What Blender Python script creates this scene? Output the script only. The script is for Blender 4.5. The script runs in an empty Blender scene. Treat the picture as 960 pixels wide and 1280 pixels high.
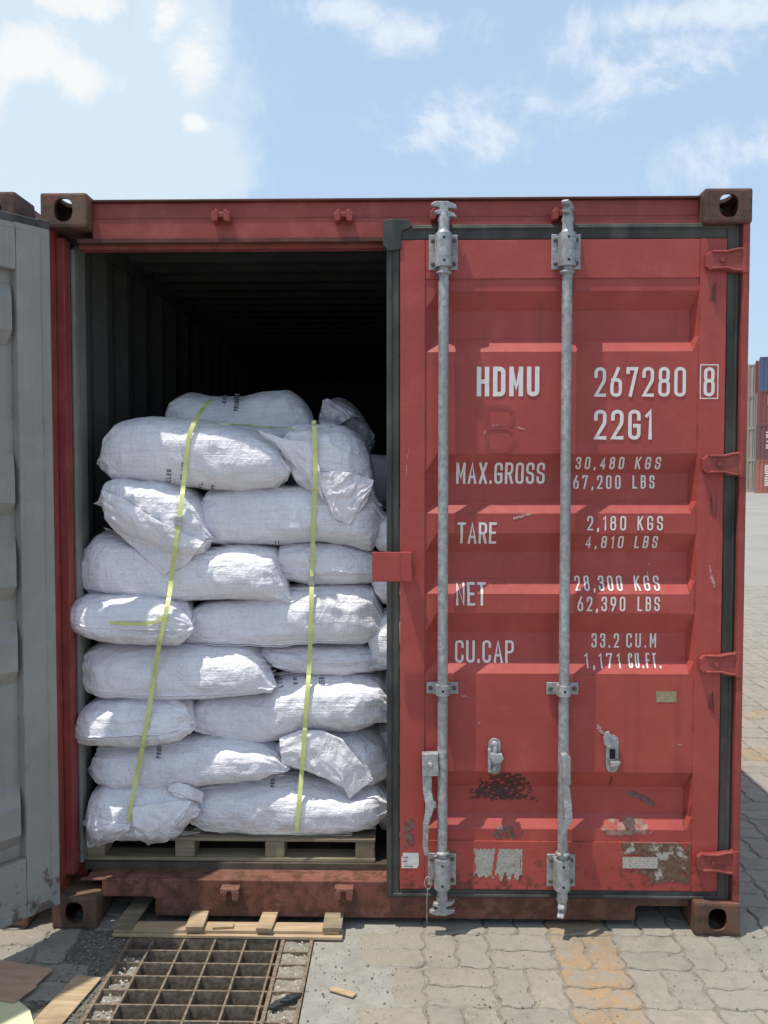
import bpy, bmesh, math, random
import numpy as np
from mathutils import Vector, Matrix
from mathutils.bvhtree import BVHTree
random.seed(7); RS = np.random.RandomState(11)
R = math.radians
S = bpy.context.scene
# ------------------------------------------------------------------ camera
CX, CY, CZ = 0.0372, -3.1625, 1.6284
YAW, PIT, ROL, F = 0.02206, -0.04368, -0.00036, 1141.4
Rz = np.array([[math.cos(YAW), -math.sin(YAW), 0], [math.sin(YAW), math.cos(YAW), 0], [0, 0, 1]])
D0 = Rz @ np.array([0, math.cos(PIT), math.sin(PIT)]); R0 = Rz @ np.array([1., 0, 0]); U0 = np.cross(R0, D0)
R1 = R0*math.cos(ROL)+U0*math.sin(ROL); U1 = -R0*math.sin(ROL)+U0*math.cos(ROL)
CAM = np.array([CX, CY, CZ])
cd = bpy.data.cameras.new('camera'); cam = bpy.data.objects.new('camera', cd); S.collection.objects.link(cam)
m = Matrix(((R1[0], U1[0], -D0[0], CX), (R1[1], U1[1], -D0[1], CY), (R1[2], U1[2], -D0[2], CZ), (0, 0, 0, 1)))
cam.matrix_world = m
cd.sensor_fit = 'VERTICAL'; cd.sensor_height = 36; cd.lens = F/1280*36; cd.clip_start = .05; cd.clip_end = 3000
S.camera = cam

def ray(px, py):
    v = D0 + R1*(px-480)/F - U1*(py-640)/F
    return v/np.linalg.norm(v)
def P(px, py, y=0.0):
    v = ray(px, py); t = (y-CY)/v[1]; q = CAM+t*v
    return q
def G(px, py, z=0.0):
    v = ray(px, py); t = (z-CZ)/v[2]
    return CAM+t*v
# ------------------------------------------------------------------ world, sun
SUN = Vector((.262, .131, -1)).normalized()         # travel direction of the light
el = math.asin(-SUN.z); az = math.atan2(-SUN.x, -SUN.y)   # compass from +Y, clockwise
W = bpy.data.worlds.new('World'); S.world = W; W.use_nodes = True
nt = W.node_tree; N = nt.nodes; L = nt.links; N.clear()
out = N.new('ShaderNodeOutputWorld'); bg = N.new('ShaderNodeBackground'); bg.inputs[1].default_value = .15
sky = N.new('ShaderNodeTexSky'); sky.sky_type = 'NISHITA'; sky.sun_disc = False
sky.sun_elevation = el; sky.sun_rotation = az; sky.dust_density = 2.2; sky.air_density = 1.0; sky.ozone_density = 1.6
tc = N.new('ShaderNodeTexCoord')
def wn(scale, detail, rough, vec, sx=1, sy=1, sz=1, loc=(0, 0, 0)):
    mp = N.new('ShaderNodeMapping'); mp.inputs['Scale'].default_value = (sx, sy, sz); mp.inputs['Location'].default_value = loc
    L.new(vec, mp.inputs[0]); t = N.new('ShaderNodeTexNoise'); t.inputs['Scale'].default_value = scale
    t.inputs['Detail'].default_value = detail; t.inputs['Roughness'].default_value = rough; L.new(mp.outputs[0], t.inputs[0]); return t.outputs[0]
def ramp(inp, a, b, ca=0, cb=1):
    r = N.new('ShaderNodeMapRange'); r.interpolation_type = 'SMOOTHSTEP'
    r.inputs[1].default_value = a; r.inputs[2].default_value = b; r.inputs[3].default_value = ca; r.inputs[4].default_value = cb
    L.new(inp, r.inputs[0]); return r.outputs[0]
def mth(op, a, b):
    k = N.new('ShaderNodeMath'); k.operation = op
    for i, q in enumerate((a, b)):
        if isinstance(q, (int, float)): k.inputs[i].default_value = q
        else: L.new(q, k.inputs[i])
    return k.outputs[0]
def wmix(f, a, b):
    k = N.new('ShaderNodeMix'); k.data_type = 'RGBA'
    for i, q in ((0, f), (6, a), (7, b)):
        if isinstance(q, (int, float)): k.inputs[i].default_value = q
        elif isinstance(q, tuple): k.inputs[i].default_value = q
        else: L.new(q, k.inputs[i])
    return k.outputs[2]
gen = tc.outputs['Generated']
sep = N.new('ShaderNodeSeparateXYZ'); L.new(gen, sep.inputs[0])
# Generated runs -1..1 on a world
# thin haze that whitens the sky, thick broken cumulus on the left, wisps on the right
c0 = wmix(.40, sky.outputs[0], (4.3, 5.4, 6.5, 1))
dn = N.new('ShaderNodeTexNoise'); dn.inputs['Scale'].default_value = 9; dn.inputs['Distortion'].default_value = .35; dn.inputs['Detail'].default_value = 12; dn.inputs['Roughness'].default_value = .66; L.new(gen, dn.inputs[0])
def blob(px, py, rx, rz=None):
    """soft cloud bank round one direction of the sky; px, py only say which direction"""
    d = ray(px, py); rz = rz or rx
    sb = N.new('ShaderNodeVectorMath'); sb.operation = 'SUBTRACT'; L.new(gen, sb.inputs[0]); sb.inputs[1].default_value = tuple(d)
    ml = N.new('ShaderNodeVectorMath'); ml.operation = 'MULTIPLY'; L.new(sb.outputs[0], ml.inputs[0]); ml.inputs[1].default_value = (1141/rx, 1141/rx, 1141/rz)
    ln = N.new('ShaderNodeVectorMath'); ln.operation = 'LENGTH'; L.new(ml.outputs[0], ln.inputs[0]); return mth('SUBTRACT', 1, ln.outputs['Value'])
def union(bl):
    q = bl[0]
    for x_ in bl[1:]: q = mth('MAXIMUM', q, x_)
    return q
dd_ = mth('MULTIPLY', mth('SUBTRACT', dn.outputs[0], .5), 2.6)
c0 = wmix(.66, sky.outputs[0], (3.0, 3.95, 5.05, 1))
bank = union([blob(60, 130, 250, 170), blob(215, 60, 75, 120), blob(210, 200, 130, 80), blob(-250, 60, 330, 260)])
c1 = wmix(ramp(mth('ADD', bank, mth('MULTIPLY', dd_, .45)), -.05, .40, 0, .72), c0, (4.1, 4.75, 5.15, 1))
puffs = union([blob(40, 70, 85, 42), blob(105, 95, 70, 34), blob(238, 75, 36, 52), blob(205, 20, 34, 40), blob(243, 152, 22, 14), blob(110, 5, 60, 20), blob(-120, 100, 140, 60)])
c2 = wmix(ramp(mth('ADD', puffs, mth('MULTIPLY', dd_, 1.5)), .10, .85, 0, .9), c1, (5.15, 5.2, 5.2, 1))
wsp = union([blob(520, 45, 110, 34), blob(560, 150, 130, 42), blob(660, 125, 90, 36), blob(800, 85, 115, 48), blob(850, 20, 150, 24), blob(930, 185, 110, 50), blob(430, 20, 80, 24), blob(1150, 120, 170, 60), blob(300, 330, 200, 60)])
c4 = wmix(ramp(mth('ADD', wsp, mth('MULTIPLY', dd_, 1.9)), .05, 1.2, 0, .78), c2, (4.6, 5.0, 5.4, 1))
L.new(c4, bg.inputs[0]); L.new(bg.outputs[0], out.inputs[0])
ld = bpy.data.lights.new('sun', 'SUN'); ld.energy = 3.5; ld.angle = R(.53); ld.color = (1, .95, .87)
sun = bpy.data.objects.new('sun', ld); S.collection.objects.link(sun)
sun.rotation_euler = SUN.to_track_quat('-Z', 'Y').to_euler(); sun.location = (-3, -3, 9)
S.view_settings.view_transform = 'Standard'; S.view_settings.look = 'None'
S.view_settings.exposure = 0.32; S.view_settings.gamma = 1; S.view_settings.use_curve_mapping = False
S.cycles.max_bounces = 8

# ------------------------------------------------------------------ materials
class MT:
    def __init__(s, name):
        s.m = bpy.data.materials.new(name); s.m.use_nodes = True; s.t = s.m.node_tree; s.N = s.t.nodes; s.L = s.t.links
        s.b = s.N['Principled BSDF']; s.tc = s.N.new('ShaderNodeTexCoord'); s.obj = s.tc.outputs['Object']
        s.geo = s.N.new('ShaderNodeNewGeometry'); s.pos = s.geo.outputs['Position']
    def set(s, k, v):
        i = s.b.inputs[k]
        if isinstance(v, (int, float)): i.default_value = v
        elif isinstance(v, tuple): i.default_value = v if len(v) == 4 else (*v, 1)
        else: s.L.new(v, i)
        return s
    def noise(s, sc, det=6, ro=.55, v=None, scale=(1, 1, 1), loc=(0, 0, 0), dist=0):
        mp = s.N.new('ShaderNodeMapping'); mp.inputs['Scale'].default_value = scale; mp.inputs['Location'].default_value = loc
        s.L.new(v if v is not None else s.pos, mp.inputs[0])
        n = s.N.new('ShaderNodeTexNoise'); n.inputs['Scale'].default_value = sc; n.inputs['Detail'].default_value = det
        n.inputs['Roughness'].default_value = ro; n.inputs['Distortion'].default_value = dist
        s.L.new(mp.outputs[0], n.inputs[0]); return n.outputs[0]
    def vor(s, sc, v=None, feature='F1', scale=(1, 1, 1)):
        mp = s.N.new('ShaderNodeMapping'); mp.inputs['Scale'].default_value = scale
        s.L.new(v if v is not None else s.pos, mp.inputs[0])
        n = s.N.new('ShaderNodeTexVoronoi'); n.feature = feature; n.inputs['Scale'].default_value = sc
        s.L.new(mp.outputs[0], n.inputs[0]); return n.outputs[0]
    def rmp(s, x, a, b, c=0, d=1):
        r = s.N.new('ShaderNodeMapRange'); r.interpolation_type = 'SMOOTHSTEP'
        for i, q in enumerate((a, b, c, d)): r.inputs[i+1].default_value = q
        s.L.new(x, r.inputs[0]); return r.outputs[0]
    def mth(s, op, a, b=0.0):
        k = s.N.new('ShaderNodeMath'); k.operation = op
        for i, q in enumerate((a, b)):
            if isinstance(q, (int, float)): k.inputs[i].default_value = q
            else: s.L.new(q, k.inputs[i])
        return k.outputs[0]
    def mix(s, f, a, b, mode='MIX'):
        k = s.N.new('ShaderNodeMix'); k.data_type = 'RGBA'; k.blend_type = mode
        for i, q in ((0, f), (6, a), (7, b)):
            if isinstance(q, (int, float)): k.inputs[i].default_value = q
            elif isinstance(q, tuple): k.inputs[i].default_value = q if len(q) == 4 else (*q, 1)
            else: s.L.new(q, k.inputs[i])
        return k.outputs[2]
    def bump(s, h, strength=.3, dist=.01, prev=None):
        b = s.N.new('ShaderNodeBump'); b.inputs['Strength'].default_value = strength; b.inputs['Distance'].default_value = dist
        s.L.new(h, b.inputs['Height'])
        if prev is not None: s.L.new(prev, b.inputs['Normal'])
        return b.outputs[0]
    def z(s):
        q = s.N.new('ShaderNodeSeparateXYZ'); s.L.new(s.pos, q.inputs[0]); return q.outputs
    def edge(s, r=.012):
        b = s.N.new('ShaderNodeBevel'); b.samples = 4; b.inputs['Radius'].default_value = r
        d = s.N.new('ShaderNodeVectorMath'); d.operation = 'DOT_PRODUCT'
        s.L.new(b.outputs[0], d.inputs[0]); s.L.new(s.geo.outputs['True Normal'], d.inputs[1]); return s.rmp(d.outputs['Value'], .995, .88)

def painted(name, c1, c2, rustamt=.5, rough=.42, dirt=True, low=True, fade=.35):
    k = MT(name)
    col = k.mix(k.rmp(k.noise(1.6, 5), .3, .7), c1, c2)
    col = k.mix(k.rmp(k.noise(9, 8, .65), .45, .75, 0, fade), col, tuple(min(1, q*1.35+.035) for q in c1))
    # vertical run-off streaks of grime
    col = k.mix(k.rmp(k.noise(7, 5, .6, scale=(3, 3, .16)), .52, .80, 0, .34), col, tuple(q*.45+.008 for q in c2))
    sp = k.rmp(k.noise(60, 4, .6), .70, .76); big = k.rmp(k.noise(4.0, 5, .6), .50, .66)
    col = k.mix(k.mth('MULTIPLY', sp, k.mth('MULTIPLY', big, .7)), col, (.085, .04, .025))
    rn = k.noise(17, 8, .7)
    sc = k.rmp(k.noise(13, 5, .6, scale=(2.2, 1, .25), dist=.8), .735, .755, 0, .45); col = k.mix(k.mth('MULTIPLY', sc, k.rmp(k.noise(2.2, 3, loc=(1, 9, 4)), .45, .6)), col, tuple(q*.9+.12 for q in c1))
    col = k.mix(k.rmp(k.noise(5, 6, .6, scale=(2.6, 2.6, .12), loc=(4, 4, 1)), .60, .82, 0, .5), col, (.15, .060, .035))
    e = k.mth('MULTIPLY', k.edge(.010), k.rmp(rn, .45, .62))
    ru = k.mth('MULTIPLY', e, rustamt)
    if low:
        zz = k.z()[2]; lo = k.rmp(zz, .42, .02, 0, 1)
        ru = k.mth('MAXIMUM', ru, k.mth('MULTIPLY', k.rmp(k.mth('ADD', rn, k.mth('MULTIPLY', lo, .22)), .64, .76), .75))
    col = k.mix(ru, col, k.mix(k.noise(70, 4), (.11, .045, .022), (.05, .024, .016)))
    k.set('Base Color', col)
    k.set('Roughness', k.rmp(k.noise(24, 6), .2, .8, rough-.06, rough+.16))
    k.set('Normal', k.bump(k.noise(3.2, 4), .12, .05, k.bump(rn, .10, .004)))
    k.set('Specular IOR Level', .35)
    return k.m
RED = painted('red container paint', (.40, .070, .056), (.335, .057, .047), .6, fade=.30)
RED2 = painted('frame red paint', (.32, .060, .050), (.245, .048, .040), .85, fade=.5)
SILLM = painted('worn red sill paint', (.20, .070, .048), (.125, .062, .044), 1.0, .6, fade=.6)
GREY = painted('grey door inside paint', (.33, .32, .288), (.27, .262, .235), .35, .5, fade=.25)
INNER = painted('dingy grey lining paint', (.085, .086, .076), (.060, .062, .056), .3, .6, fade=.3)  # dirty grey, lowered further to put the dim interior into the colour
SILLT = painted('rubbed rusty sill paint', (.22, .082, .058), (.14, .080, .056), 1.0, .65, fade=.7)
RUSTP = painted('rusty red edge', (.14, .045, .032), (.075, .035, .026), 1.0, .7)
GREYP = painted('grey post paint', (.24, .24, .222), (.18, .182, .168), .4, .5)
def m_rusty():
    k = MT('rusty cast steel'); n = k.noise(22, 10, .7); n2 = k.noise(7, 5)
    c = k.mix(k.rmp(n, .35, .65), (.055, .032, .022), (.13, .062, .036)); c = k.mix(k.rmp(n2, .45, .62, 0, .75), c, (.16, .09, .055))
    c = k.mix(k.rmp(k.noise(11, 6, .7, loc=(4, 4, 4)), .56, .64, 0, .65), c, (.20, .045, .035))
    k.set('Base Color', c).set('Roughness', .75).set('Normal', k.bump(n, .55, .006)); return k.m
RUST = m_rusty()
def m_galv():
    k = MT('galvanised steel'); n = k.noise(45, 8, .7); v = k.vor(90)
    c = k.mix(k.rmp(n, .34, .64), (.24, .245, .245), (.52, .52, .505)); c = k.mix(k.rmp(v, .2, .6, 0, .35), c, (.30, .31, .33)); c = k.mix(k.rmp(k.noise(8, 5, .6, scale=(1, 1, .4), loc=(6, 2, 2)), .45, .62, 0, .45), c, (.25, .25, .25))
    c = k.mix(k.rmp(k.noise(12, 8, .7, scale=(1, 1, .3)), .56, .72, 0, .7), c, (.20, .16, .13))
    k.set('Base Color', c).set('Roughness', k.rmp(n, .3, .7, .42, .66)).set('Metallic', .35).set('Normal', k.bump(n, .35, .003)); return k.m
GALV = m_galv()
def simple(name, c1, c2, sc=20, rough=.7, bmp=.3, bd=.004, scale=(1, 1, 1), spec=.4):
    k = MT(name); n = k.noise(sc, 8, .62, scale=scale)
    k.set('Base Color', k.mix(k.rmp(n, .32, .68), c1, c2)).set('Roughness', rough).set('Normal', k.bump(n, bmp, bd)).set('Specular IOR Level', spec); return k.m
RUBBER = simple('weathered rubber', (.030, .031, .028), (.085, .083, .072), 9, .6, .3, .004, (1, 1, .35))
BOLT = simple('brown bolt', (.08, .055, .04), (.16, .12, .09), 120, .7)
DARK = simple('dark void', (.012, .012, .012), (.02, .02, .02), 30, .9)
WHITEP = MT('white lettering paint'); _n = WHITEP.noise(38, 8, .7)
WHITEP.set('Base Color', WHITEP.mix(WHITEP.rmp(_n, .54, .78, 0, .75), (.74, .70, .66), (.42, .20, .18))).set('Roughness', .5); WHITEP = WHITEP.m
GHOST = simple('ghost brush mark', (.27, .045, .039), (.34, .056, .048), 30, .45)
FLOORW = simple('dark plywood floor', (.06, .045, .035), (.11, .085, .065), 14, .6, .3, .004, (1, .12, 1))
def m_wood(name, a, b, axis=(1, 14, 14)):
    k = MT(name); n = k.noise(6, 8, .65, v=k.obj, scale=axis, dist=.4); n2 = k.noise(3, 4, v=k.obj)
    c = k.mix(k.rmp(n, .3, .7), a, b); c = k.mix(k.rmp(n2, .5, .7, 0, .5), c, tuple(q*.5 for q in a))
    k.set('Base Color', c).set('Roughness', .75).set('Normal', k.bump(n, .5, .003)); return k.m
WOODP = m_wood('pallet wood', (.20, .16, .10), (.33, .27, .18))
WOODN = m_wood('new pale wood', (.33, .23, .13), (.50, .37, .23))
PLY = m_wood('plywood offcut', (.42, .26, .17), (.52, .34, .23), (1, 6, 6))
CARD = simple('pale yellow board', (.62, .60, .36), (.7, .68, .45), 8, .7, .1)

def m_bag(name, tint=(1, 1, 1), film=1.0):
    k = MT(name)
    uv = k.N.new('ShaderNodeUVMap').outputs[0]
    big = k.noise(5, 4)
    base = k.mix(k.rmp(big, .3, .7), tuple(a*b for a, b in zip((.89, .865, .90), tint)), tuple(a*b for a, b in zip((.84, .81, .85), tint)))
    # the woven ribbons: faint grid of broader lines
    w1 = k.N.new('ShaderNodeTexWave'); w1.bands_direction = 'X'; w1.inputs['Scale'].default_value = 19; w1.inputs['Distortion'].default_value = 2.0; w1.inputs['Detail'].default_value = 2
    k.L.new(uv, w1.inputs[0])
    w2 = k.N.new('ShaderNodeTexWave'); w2.bands_direction = 'Y'; w2.inputs['Scale'].default_value = 17; w2.inputs['Distortion'].default_value = 2.0
    k.L.new(uv, w2.inputs[0])
    g = k.mth('ADD', k.rmp(w1.outputs[1], .85, 1), k.rmp(w2.outputs[1], .88, 1))
    base = k.mix(k.mth('MULTIPLY', k.mth('MULTIPLY', g, k.rmp(k.noise(6, 3), .4, .6)), .10), base, (.50, .49, .53))
    dirt = k.rmp(k.noise(4.5, 8, .7, loc=(2, 5, 1)), .52, .80, 0, .42); base = k.mix(dirt, base, (.52, .45, .41))
    # stretch film: long taut horizontal streaks, glossy and slightly milky
    st = k.noise(9, 6, .6, scale=(.5, .5, 9), dist=.35); st2 = k.noise(30, 4, .6, scale=(.32, .3, 5), loc=(3, 1, 7), dist=.2)
    base = k.mix(k.mth('MULTIPLY', k.rmp(st2, .56, .70), .5*film), base, (.90, .89, .91))
    base = k.mix(k.mth('MULTIPLY', k.rmp(st2, .47, .32), .26*film), base, (.50, .47, .50))
    cr = k.noise(16, 5, .6, dist=1.2); rid = k.mth('ABSOLUTE', k.mth('SUBTRACT', cr, .5))
    cr2 = k.noise(42, 4, .6, dist=1.0, loc=(5, 5, 5))
    rid = k.mth('POWER', k.mth('SUBTRACT', 1, k.mth('MULTIPLY', rid, 3.2)), 3); cr3 = k.noise(8, 5, .6, dist=1.6, scale=(1.6, 1, .8), loc=(2, 8, 3)); rid3 = k.mth('POWER', k.mth('SUBTRACT', 1, k.mth('MULTIPLY', k.mth('ABSOLUTE', k.mth('SUBTRACT', cr3, .5)), 4)), 4)
    nrm = k.bump(rid, .32, .006); nrm = k.bump(rid3, .34, .010, nrm); nrm = k.bump(cr2, .18, .004, nrm)
    nrm = k.bump(st, .45*film, .010, nrm); nrm = k.bump(st2, .5*film, .004, nrm)
    k.set('Base Color', base).set('Roughness', .55).set('Normal', nrm).set('Specular IOR Level', .3)
    k.set('Coat Weight', .30*film); k.set('Coat Roughness', .22); k.set('Coat IOR', 1.45)
    nf = k.bump(st, .8*film, .014, k.bump(st2, .7, .006)); k.set('Coat Normal', nf)
    k.set('Sheen Weight', .1)
    return k.m
BAG = m_bag('white woven sack in film'); BAGD = m_bag('darker grey sack', (.55, .56, .56), .3); FLAP = m_bag('loose sack cloth', (1, .985, .98), .35)  # BAGD: same sack cloth in an even darker grey tint

def m_strap():
    k = MT('yellow strap'); n = k.noise(40, 4)
    k.set('Base Color', k.mix(n, (.58, .61, .19), (.68, .70, .30))).set('Roughness', .4).set('Subsurface Weight', .0); return k.m
STRAP = m_strap()
INK = simple('black stencil ink', (.02, .02, .025), (.10, .10, .11), 90, .6)

# ------------------------------------------------------------------ mesh helpers
def tag(o, label=None, cat=None, group=None, kind=None):
    if label: o['label'] = label
    if cat: o['category'] = cat
    if group: o['group'] = group
    if kind: o['kind'] = kind
    return o
def empty(name, loc=(0, 0, 0), rz=0):
    o = bpy.data.objects.new(name, None); o.location = loc; o.rotation_euler = (0, 0, rz); o.empty_display_size = .1
    S.collection.objects.link(o); return o
class MB:
    def __init__(s): s.v = []; s.f = []; s.mi = []; s.sm = []
    def add(s, vs, fs, mi=0, sm=False):
        b = len(s.v); s.v += [tuple(map(float, q)) for q in vs]
        for q in fs: s.f.append(tuple(b+i for i in q)); s.mi.append(mi); s.sm.append(sm)
        return s
    def box(s, x0, x1, y0, y1, z0, z1, mi=0, bev=0.0):
        if bev <= 0:
            vs = [(x, y, z) for z in (z0, z1) for y in (y0, y1) for x in (x0, x1)]
            return s.add(vs, [(0, 2, 3, 1), (4, 5, 7, 6), (0, 1, 5, 4), (2, 6, 7, 3), (0, 4, 6, 2), (1, 3, 7, 5)], mi)
        bm = bmesh.new(); bmesh.ops.create_cube(bm, size=1)
        for v in bm.verts: v.co = Vector(((x0+x1)/2+v.co.x*(x1-x0), (y0+y1)/2+v.co.y*(y1-y0), (z0+z1)/2+v.co.z*(z1-z0)))
        bmesh.ops.bevel(bm, geom=bm.edges[:], offset=bev, segments=2, affect='EDGES', profile=.6)
        s.bm(bm, mi); return s
    def bm(s, bm, mi=0, sm=False, M=None):
        bm.verts.index_update()
        s.add([(M @ v.co if M else v.co) for v in bm.verts], [[v.index for v in f.verts] for f in bm.faces], mi, sm); bm.free(); return s
    def tube(s, pts, rad, n=14, mi=0, cap=True, sm=True):
        pts = [Vector(p) for p in pts]; rad = rad if isinstance(rad, (list, tuple)) else [rad]*len(pts)
        rings = []; up = None
        for i, p in enumerate(pts):
            d = (pts[min(i+1, len(pts)-1)]-pts[max(i-1, 0)])
            if d.length < 1e-9: d = Vector((0, 0, 1))
            d.normalize()
            a = d.orthogonal().normalized() if up is None else (up-d*up.dot(d)).normalized()
            up = a; b = d.cross(a)
            rings.append([p+(a*math.cos(2*math.pi*k/n)+b*math.sin(2*math.pi*k/n))*rad[i] for k in range(n)])
        vs = [q for r_ in rings for q in r_]; fs = []
        for i in range(len(pts)-1):
            for k in range(n): fs.append((i*n+k, i*n+(k+1) % n, (i+1)*n+(k+1) % n, (i+1)*n+k))
        s.add(vs, fs, mi, sm)
        if cap: s.add(rings[0], [tuple(range(n))[::-1]], mi); s.add(rings[-1], [tuple(range(n))], mi)
        return s
    def prism(s, poly, y0, y1, mi=0):          # poly in (x,z), extruded along y
        n = len(poly); vs = [(x, y0, z) for x, z in poly]+[(x, y1, z) for x, z in poly]
        a = sum(poly[i][0]*poly[(i+1) % n][1]-poly[(i+1) % n][0]*poly[i][1] for i in range(n))
        fs = [tuple(range(n)), tuple(range(2*n-1, n-1, -1))]+[(i, n+i, n+(i+1) % n, (i+1) % n) for i in range(n)]
        if a < 0: fs = [f[::-1] for f in fs]
        return s.add(vs, fs, mi)
    def build(s, name, mats, parent=None, bevel=0.0):
        me = bpy.data.meshes.new(name); me.from_pydata(s.v, [], s.f)
        mats = mats if isinstance(mats, (list, tuple)) else [mats]
        for q in mats: me.materials.append(q)
        me.polygons.foreach_set('material_index', s.mi); me.polygons.foreach_set('use_smooth', s.sm); me.update()
        o = bpy.data.objects.new(name, me); S.collection.objects.link(o)
        if parent: o.parent = parent
        if bevel:
            md = o.modifiers.new('bevel', 'BEVEL'); md.width = bevel; md.segments = 2; md.limit_method = 'ANGLE'; md.angle_limit = R(40)
        return o
def kids(o): return [c for c in bpy.data.objects if c.parent == o]
def copy_tree(o, parent=None):
    c = o.copy(); S.collection.objects.link(c); c.parent = parent
    for ch in kids(o): copy_tree(ch, c)
    return c
# vectorised value noise
_T = RS.rand(64, 64, 64).astype(np.float32)
def vn(x, y, z):
    xi, yi, zi = np.floor(x).astype(int), np.floor(y).astype(int), np.floor(z).astype(int)
    fx, fy, fz = x-xi, y-yi, z-zi; fx = fx*fx*(3-2*fx); fy = fy*fy*(3-2*fy); fz = fz*fz*(3-2*fz); r = 0
    for a in (0, 1):
        for b in (0, 1):
            for c in (0, 1):
                r = r+_T[(xi+a) % 64, (yi+b) % 64, (zi+c) % 64]*(fx if a else 1-fx)*(fy if b else 1-fy)*(fz if c else 1-fz)
    return r*2-1
def fbm(x, y, z, o=3):
    r = 0; a = 1.
    for i in range(o): r = r+a*vn(x*2**i+i*7.3, y*2**i+i*3.1, z*2**i+i*5.7); a *= .5
    return r

# ------------------------------------------------------------------ stroke lettering
GL = {  # glyph: (width, [ [ (x,y,rounding)... , closed? ] ... ])
 'H': (.44, [[(0, 0), (0, 1)], [(1, 0), (1, 1)], [(0, .5), (1, .5)]]),
 'D': (.44, [[(0, 0), (0, 1), (1, 1, .5), (1, 0, .5), 'c']]),
 'M': (.52, [[(0, 0), (0, 1)], [(1, 0), (1, 1)], [(.03, .97), (.5, .28), (.97, .97)]]),
 'U': (.44, [[(0, 1), (0, 0, .5), (1, 0, .5), (1, 1)]]),
 '2': (.44, [[(0, .72), (0, 1, .5), (1, 1, .5), (1, .56, .3), (0, 0), (1, 0)]]),
 '6': (.44, [[(.72, 1), (0, .42, .2), (0, 0, .5), (1, 0, .5), (1, .58, .5), (.10, .58, .25)]]),
 '7': (.44, [[(0, .86), (0, 1), (1, 1), (.3, 0)]]),
 '8': (.44, [[(.5, .54), (.04, .54, .4), (.04, 1, .5), (.96, 1, .5), (.96, .54, .4), 'c'], [(.5, .54), (0, .54, .5), (0, 0, .5), (1, 0, .5), (1, .54, .5), 'c']]),
 '0': (.44, [[(.5, 0), (0, 0, .5), (0, 1, .5), (1, 1, .5), (1, 0, .5), 'c']]),
 'G': (.44, [[(1, .72), (1, 1, .5), (0, 1, .5), (0, 0, .5), (1, 0, .5), (1, .46), (.55, .46)]]),
 '1': (.16, [[(0, .84), (1, 1), (1, 0)]]),
 'A': (.48, [[(0, 0), (.5, 1), (1, 0)], [(.17, .3), (.83, .3)]]),
 'X': (.44, [[(0, 0), (1, 1)], [(0, 1), (1, 0)]]),
 '.': (.02, [[(0, 0), (0, .05)]]), ',': (.04, [[(1, .06), (0, -.12)]]),
 'R': (.44, [[(0, 0), (0, 1), (1, 1, .5), (1, .5, .5), (0, .5)], [(.55, .5), (1, 0)]]),
 'O': (.44, [[(.5, 0), (0, 0, .5), (0, 1, .5), (1, 1, .5), (1, 0, .5), 'c']]),
 'S': (.44, [[(1, .74), (1, 1, .5), (0, 1, .5), (0, .55, .4), (1, .47, .4), (1, 0, .5), (0, 0, .5), (0, .26)]]),
 'T': (.44, [[(0, 1), (1, 1)], [(.5, 0), (.5, 1)]]),
 'E': (.38, [[(1, 1), (0, 1), (0, 0), (1, 0)], [(0, .52), (.85, .52)]]),
 'N': (.46, [[(0, 0), (0, 1), (1, 0), (1, 1)]]),
 'C': (.44, [[(1, .74), (1, 1, .5), (0, 1, .5), (0, 0, .5), (1, 0, .5), (1, .26)]]),
 'P': (.44, [[(0, 0), (0, 1), (1, 1, .5), (1, .46, .5), (0, .46)]]),
 'F': (.38, [[(1, 1), (0, 1), (0, 0)], [(0, .5), (.85, .5)]]),
 'K': (.44, [[(0, 0), (0, 1)], [(1, 1), (0, .42)], [(.32, .6), (1, 0)]]),
 'L': (.38, [[(0, 1), (0, 0), (1, 0)]]),
 'B': (.44, [[(0, 0), (0, 1), (.95, 1, .5), (.95, .53, .4), (0, .53)], [(0, 0), (1, 0, .5), (1, .53, .45), (.4, .53)]]),
 '3': (.44, [[(0, .76), (0, 1, .5), (1, 1, .5), (1, .55, .4), (.4, .53)], [(.5, .53), (1, .53, .5), (1, 0, .5), (0, 0, .5), (0, .25)]]),
 '4': (.48, [[(.78, 0), (.78, 1), (0, .26), (1, .26)]]),
 '9': (.44, [[(.28, 0), (1, .58, .2), (1, 1, .5), (0, 1, .5), (0, .42, .5), (.9, .42, .25)]]),
 'Z': (.44, [[(0, 1), (1, 1), (0, 0), (1, 0)]]), 'I': (.02, [[(0, 0), (0, 1)]]),
 ' ': (.30, [])}
def glyph_paths(text, W_, H_, t, gap=None):
    """polylines in metres for a text fitted in width W_, height H_ (outer box), stroke t"""
    ws = [GL[c][0] for c in text]; h = H_-t
    cw = sum(ws)*h+t*len(text); n = len(text)-1
    if gap is None: gap = .20*H_
    k = 1.
    tot = cw+gap*n
    # squeeze widths + gaps to fit
    k = (W_-t*len(text))/max(1e-6, sum(ws)*h+gap*n)
    out_ = []; x = t/2
    for c, w in zip(text, ws):
        w_ = w*h*k
        for st in GL[c][1]:
            closed = st[-1] == 'c'; pts = [q for q in st if q != 'c']
            q = [(x+p[0]*w_, t/2+p[1]*h, (p[2] if len(p) > 2 else 0)*max(w_, .001)*.98) for p in pts]
            out_.append((round_path(q, closed), closed))
        x += w_+t+gap*k
    return out_
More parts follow.
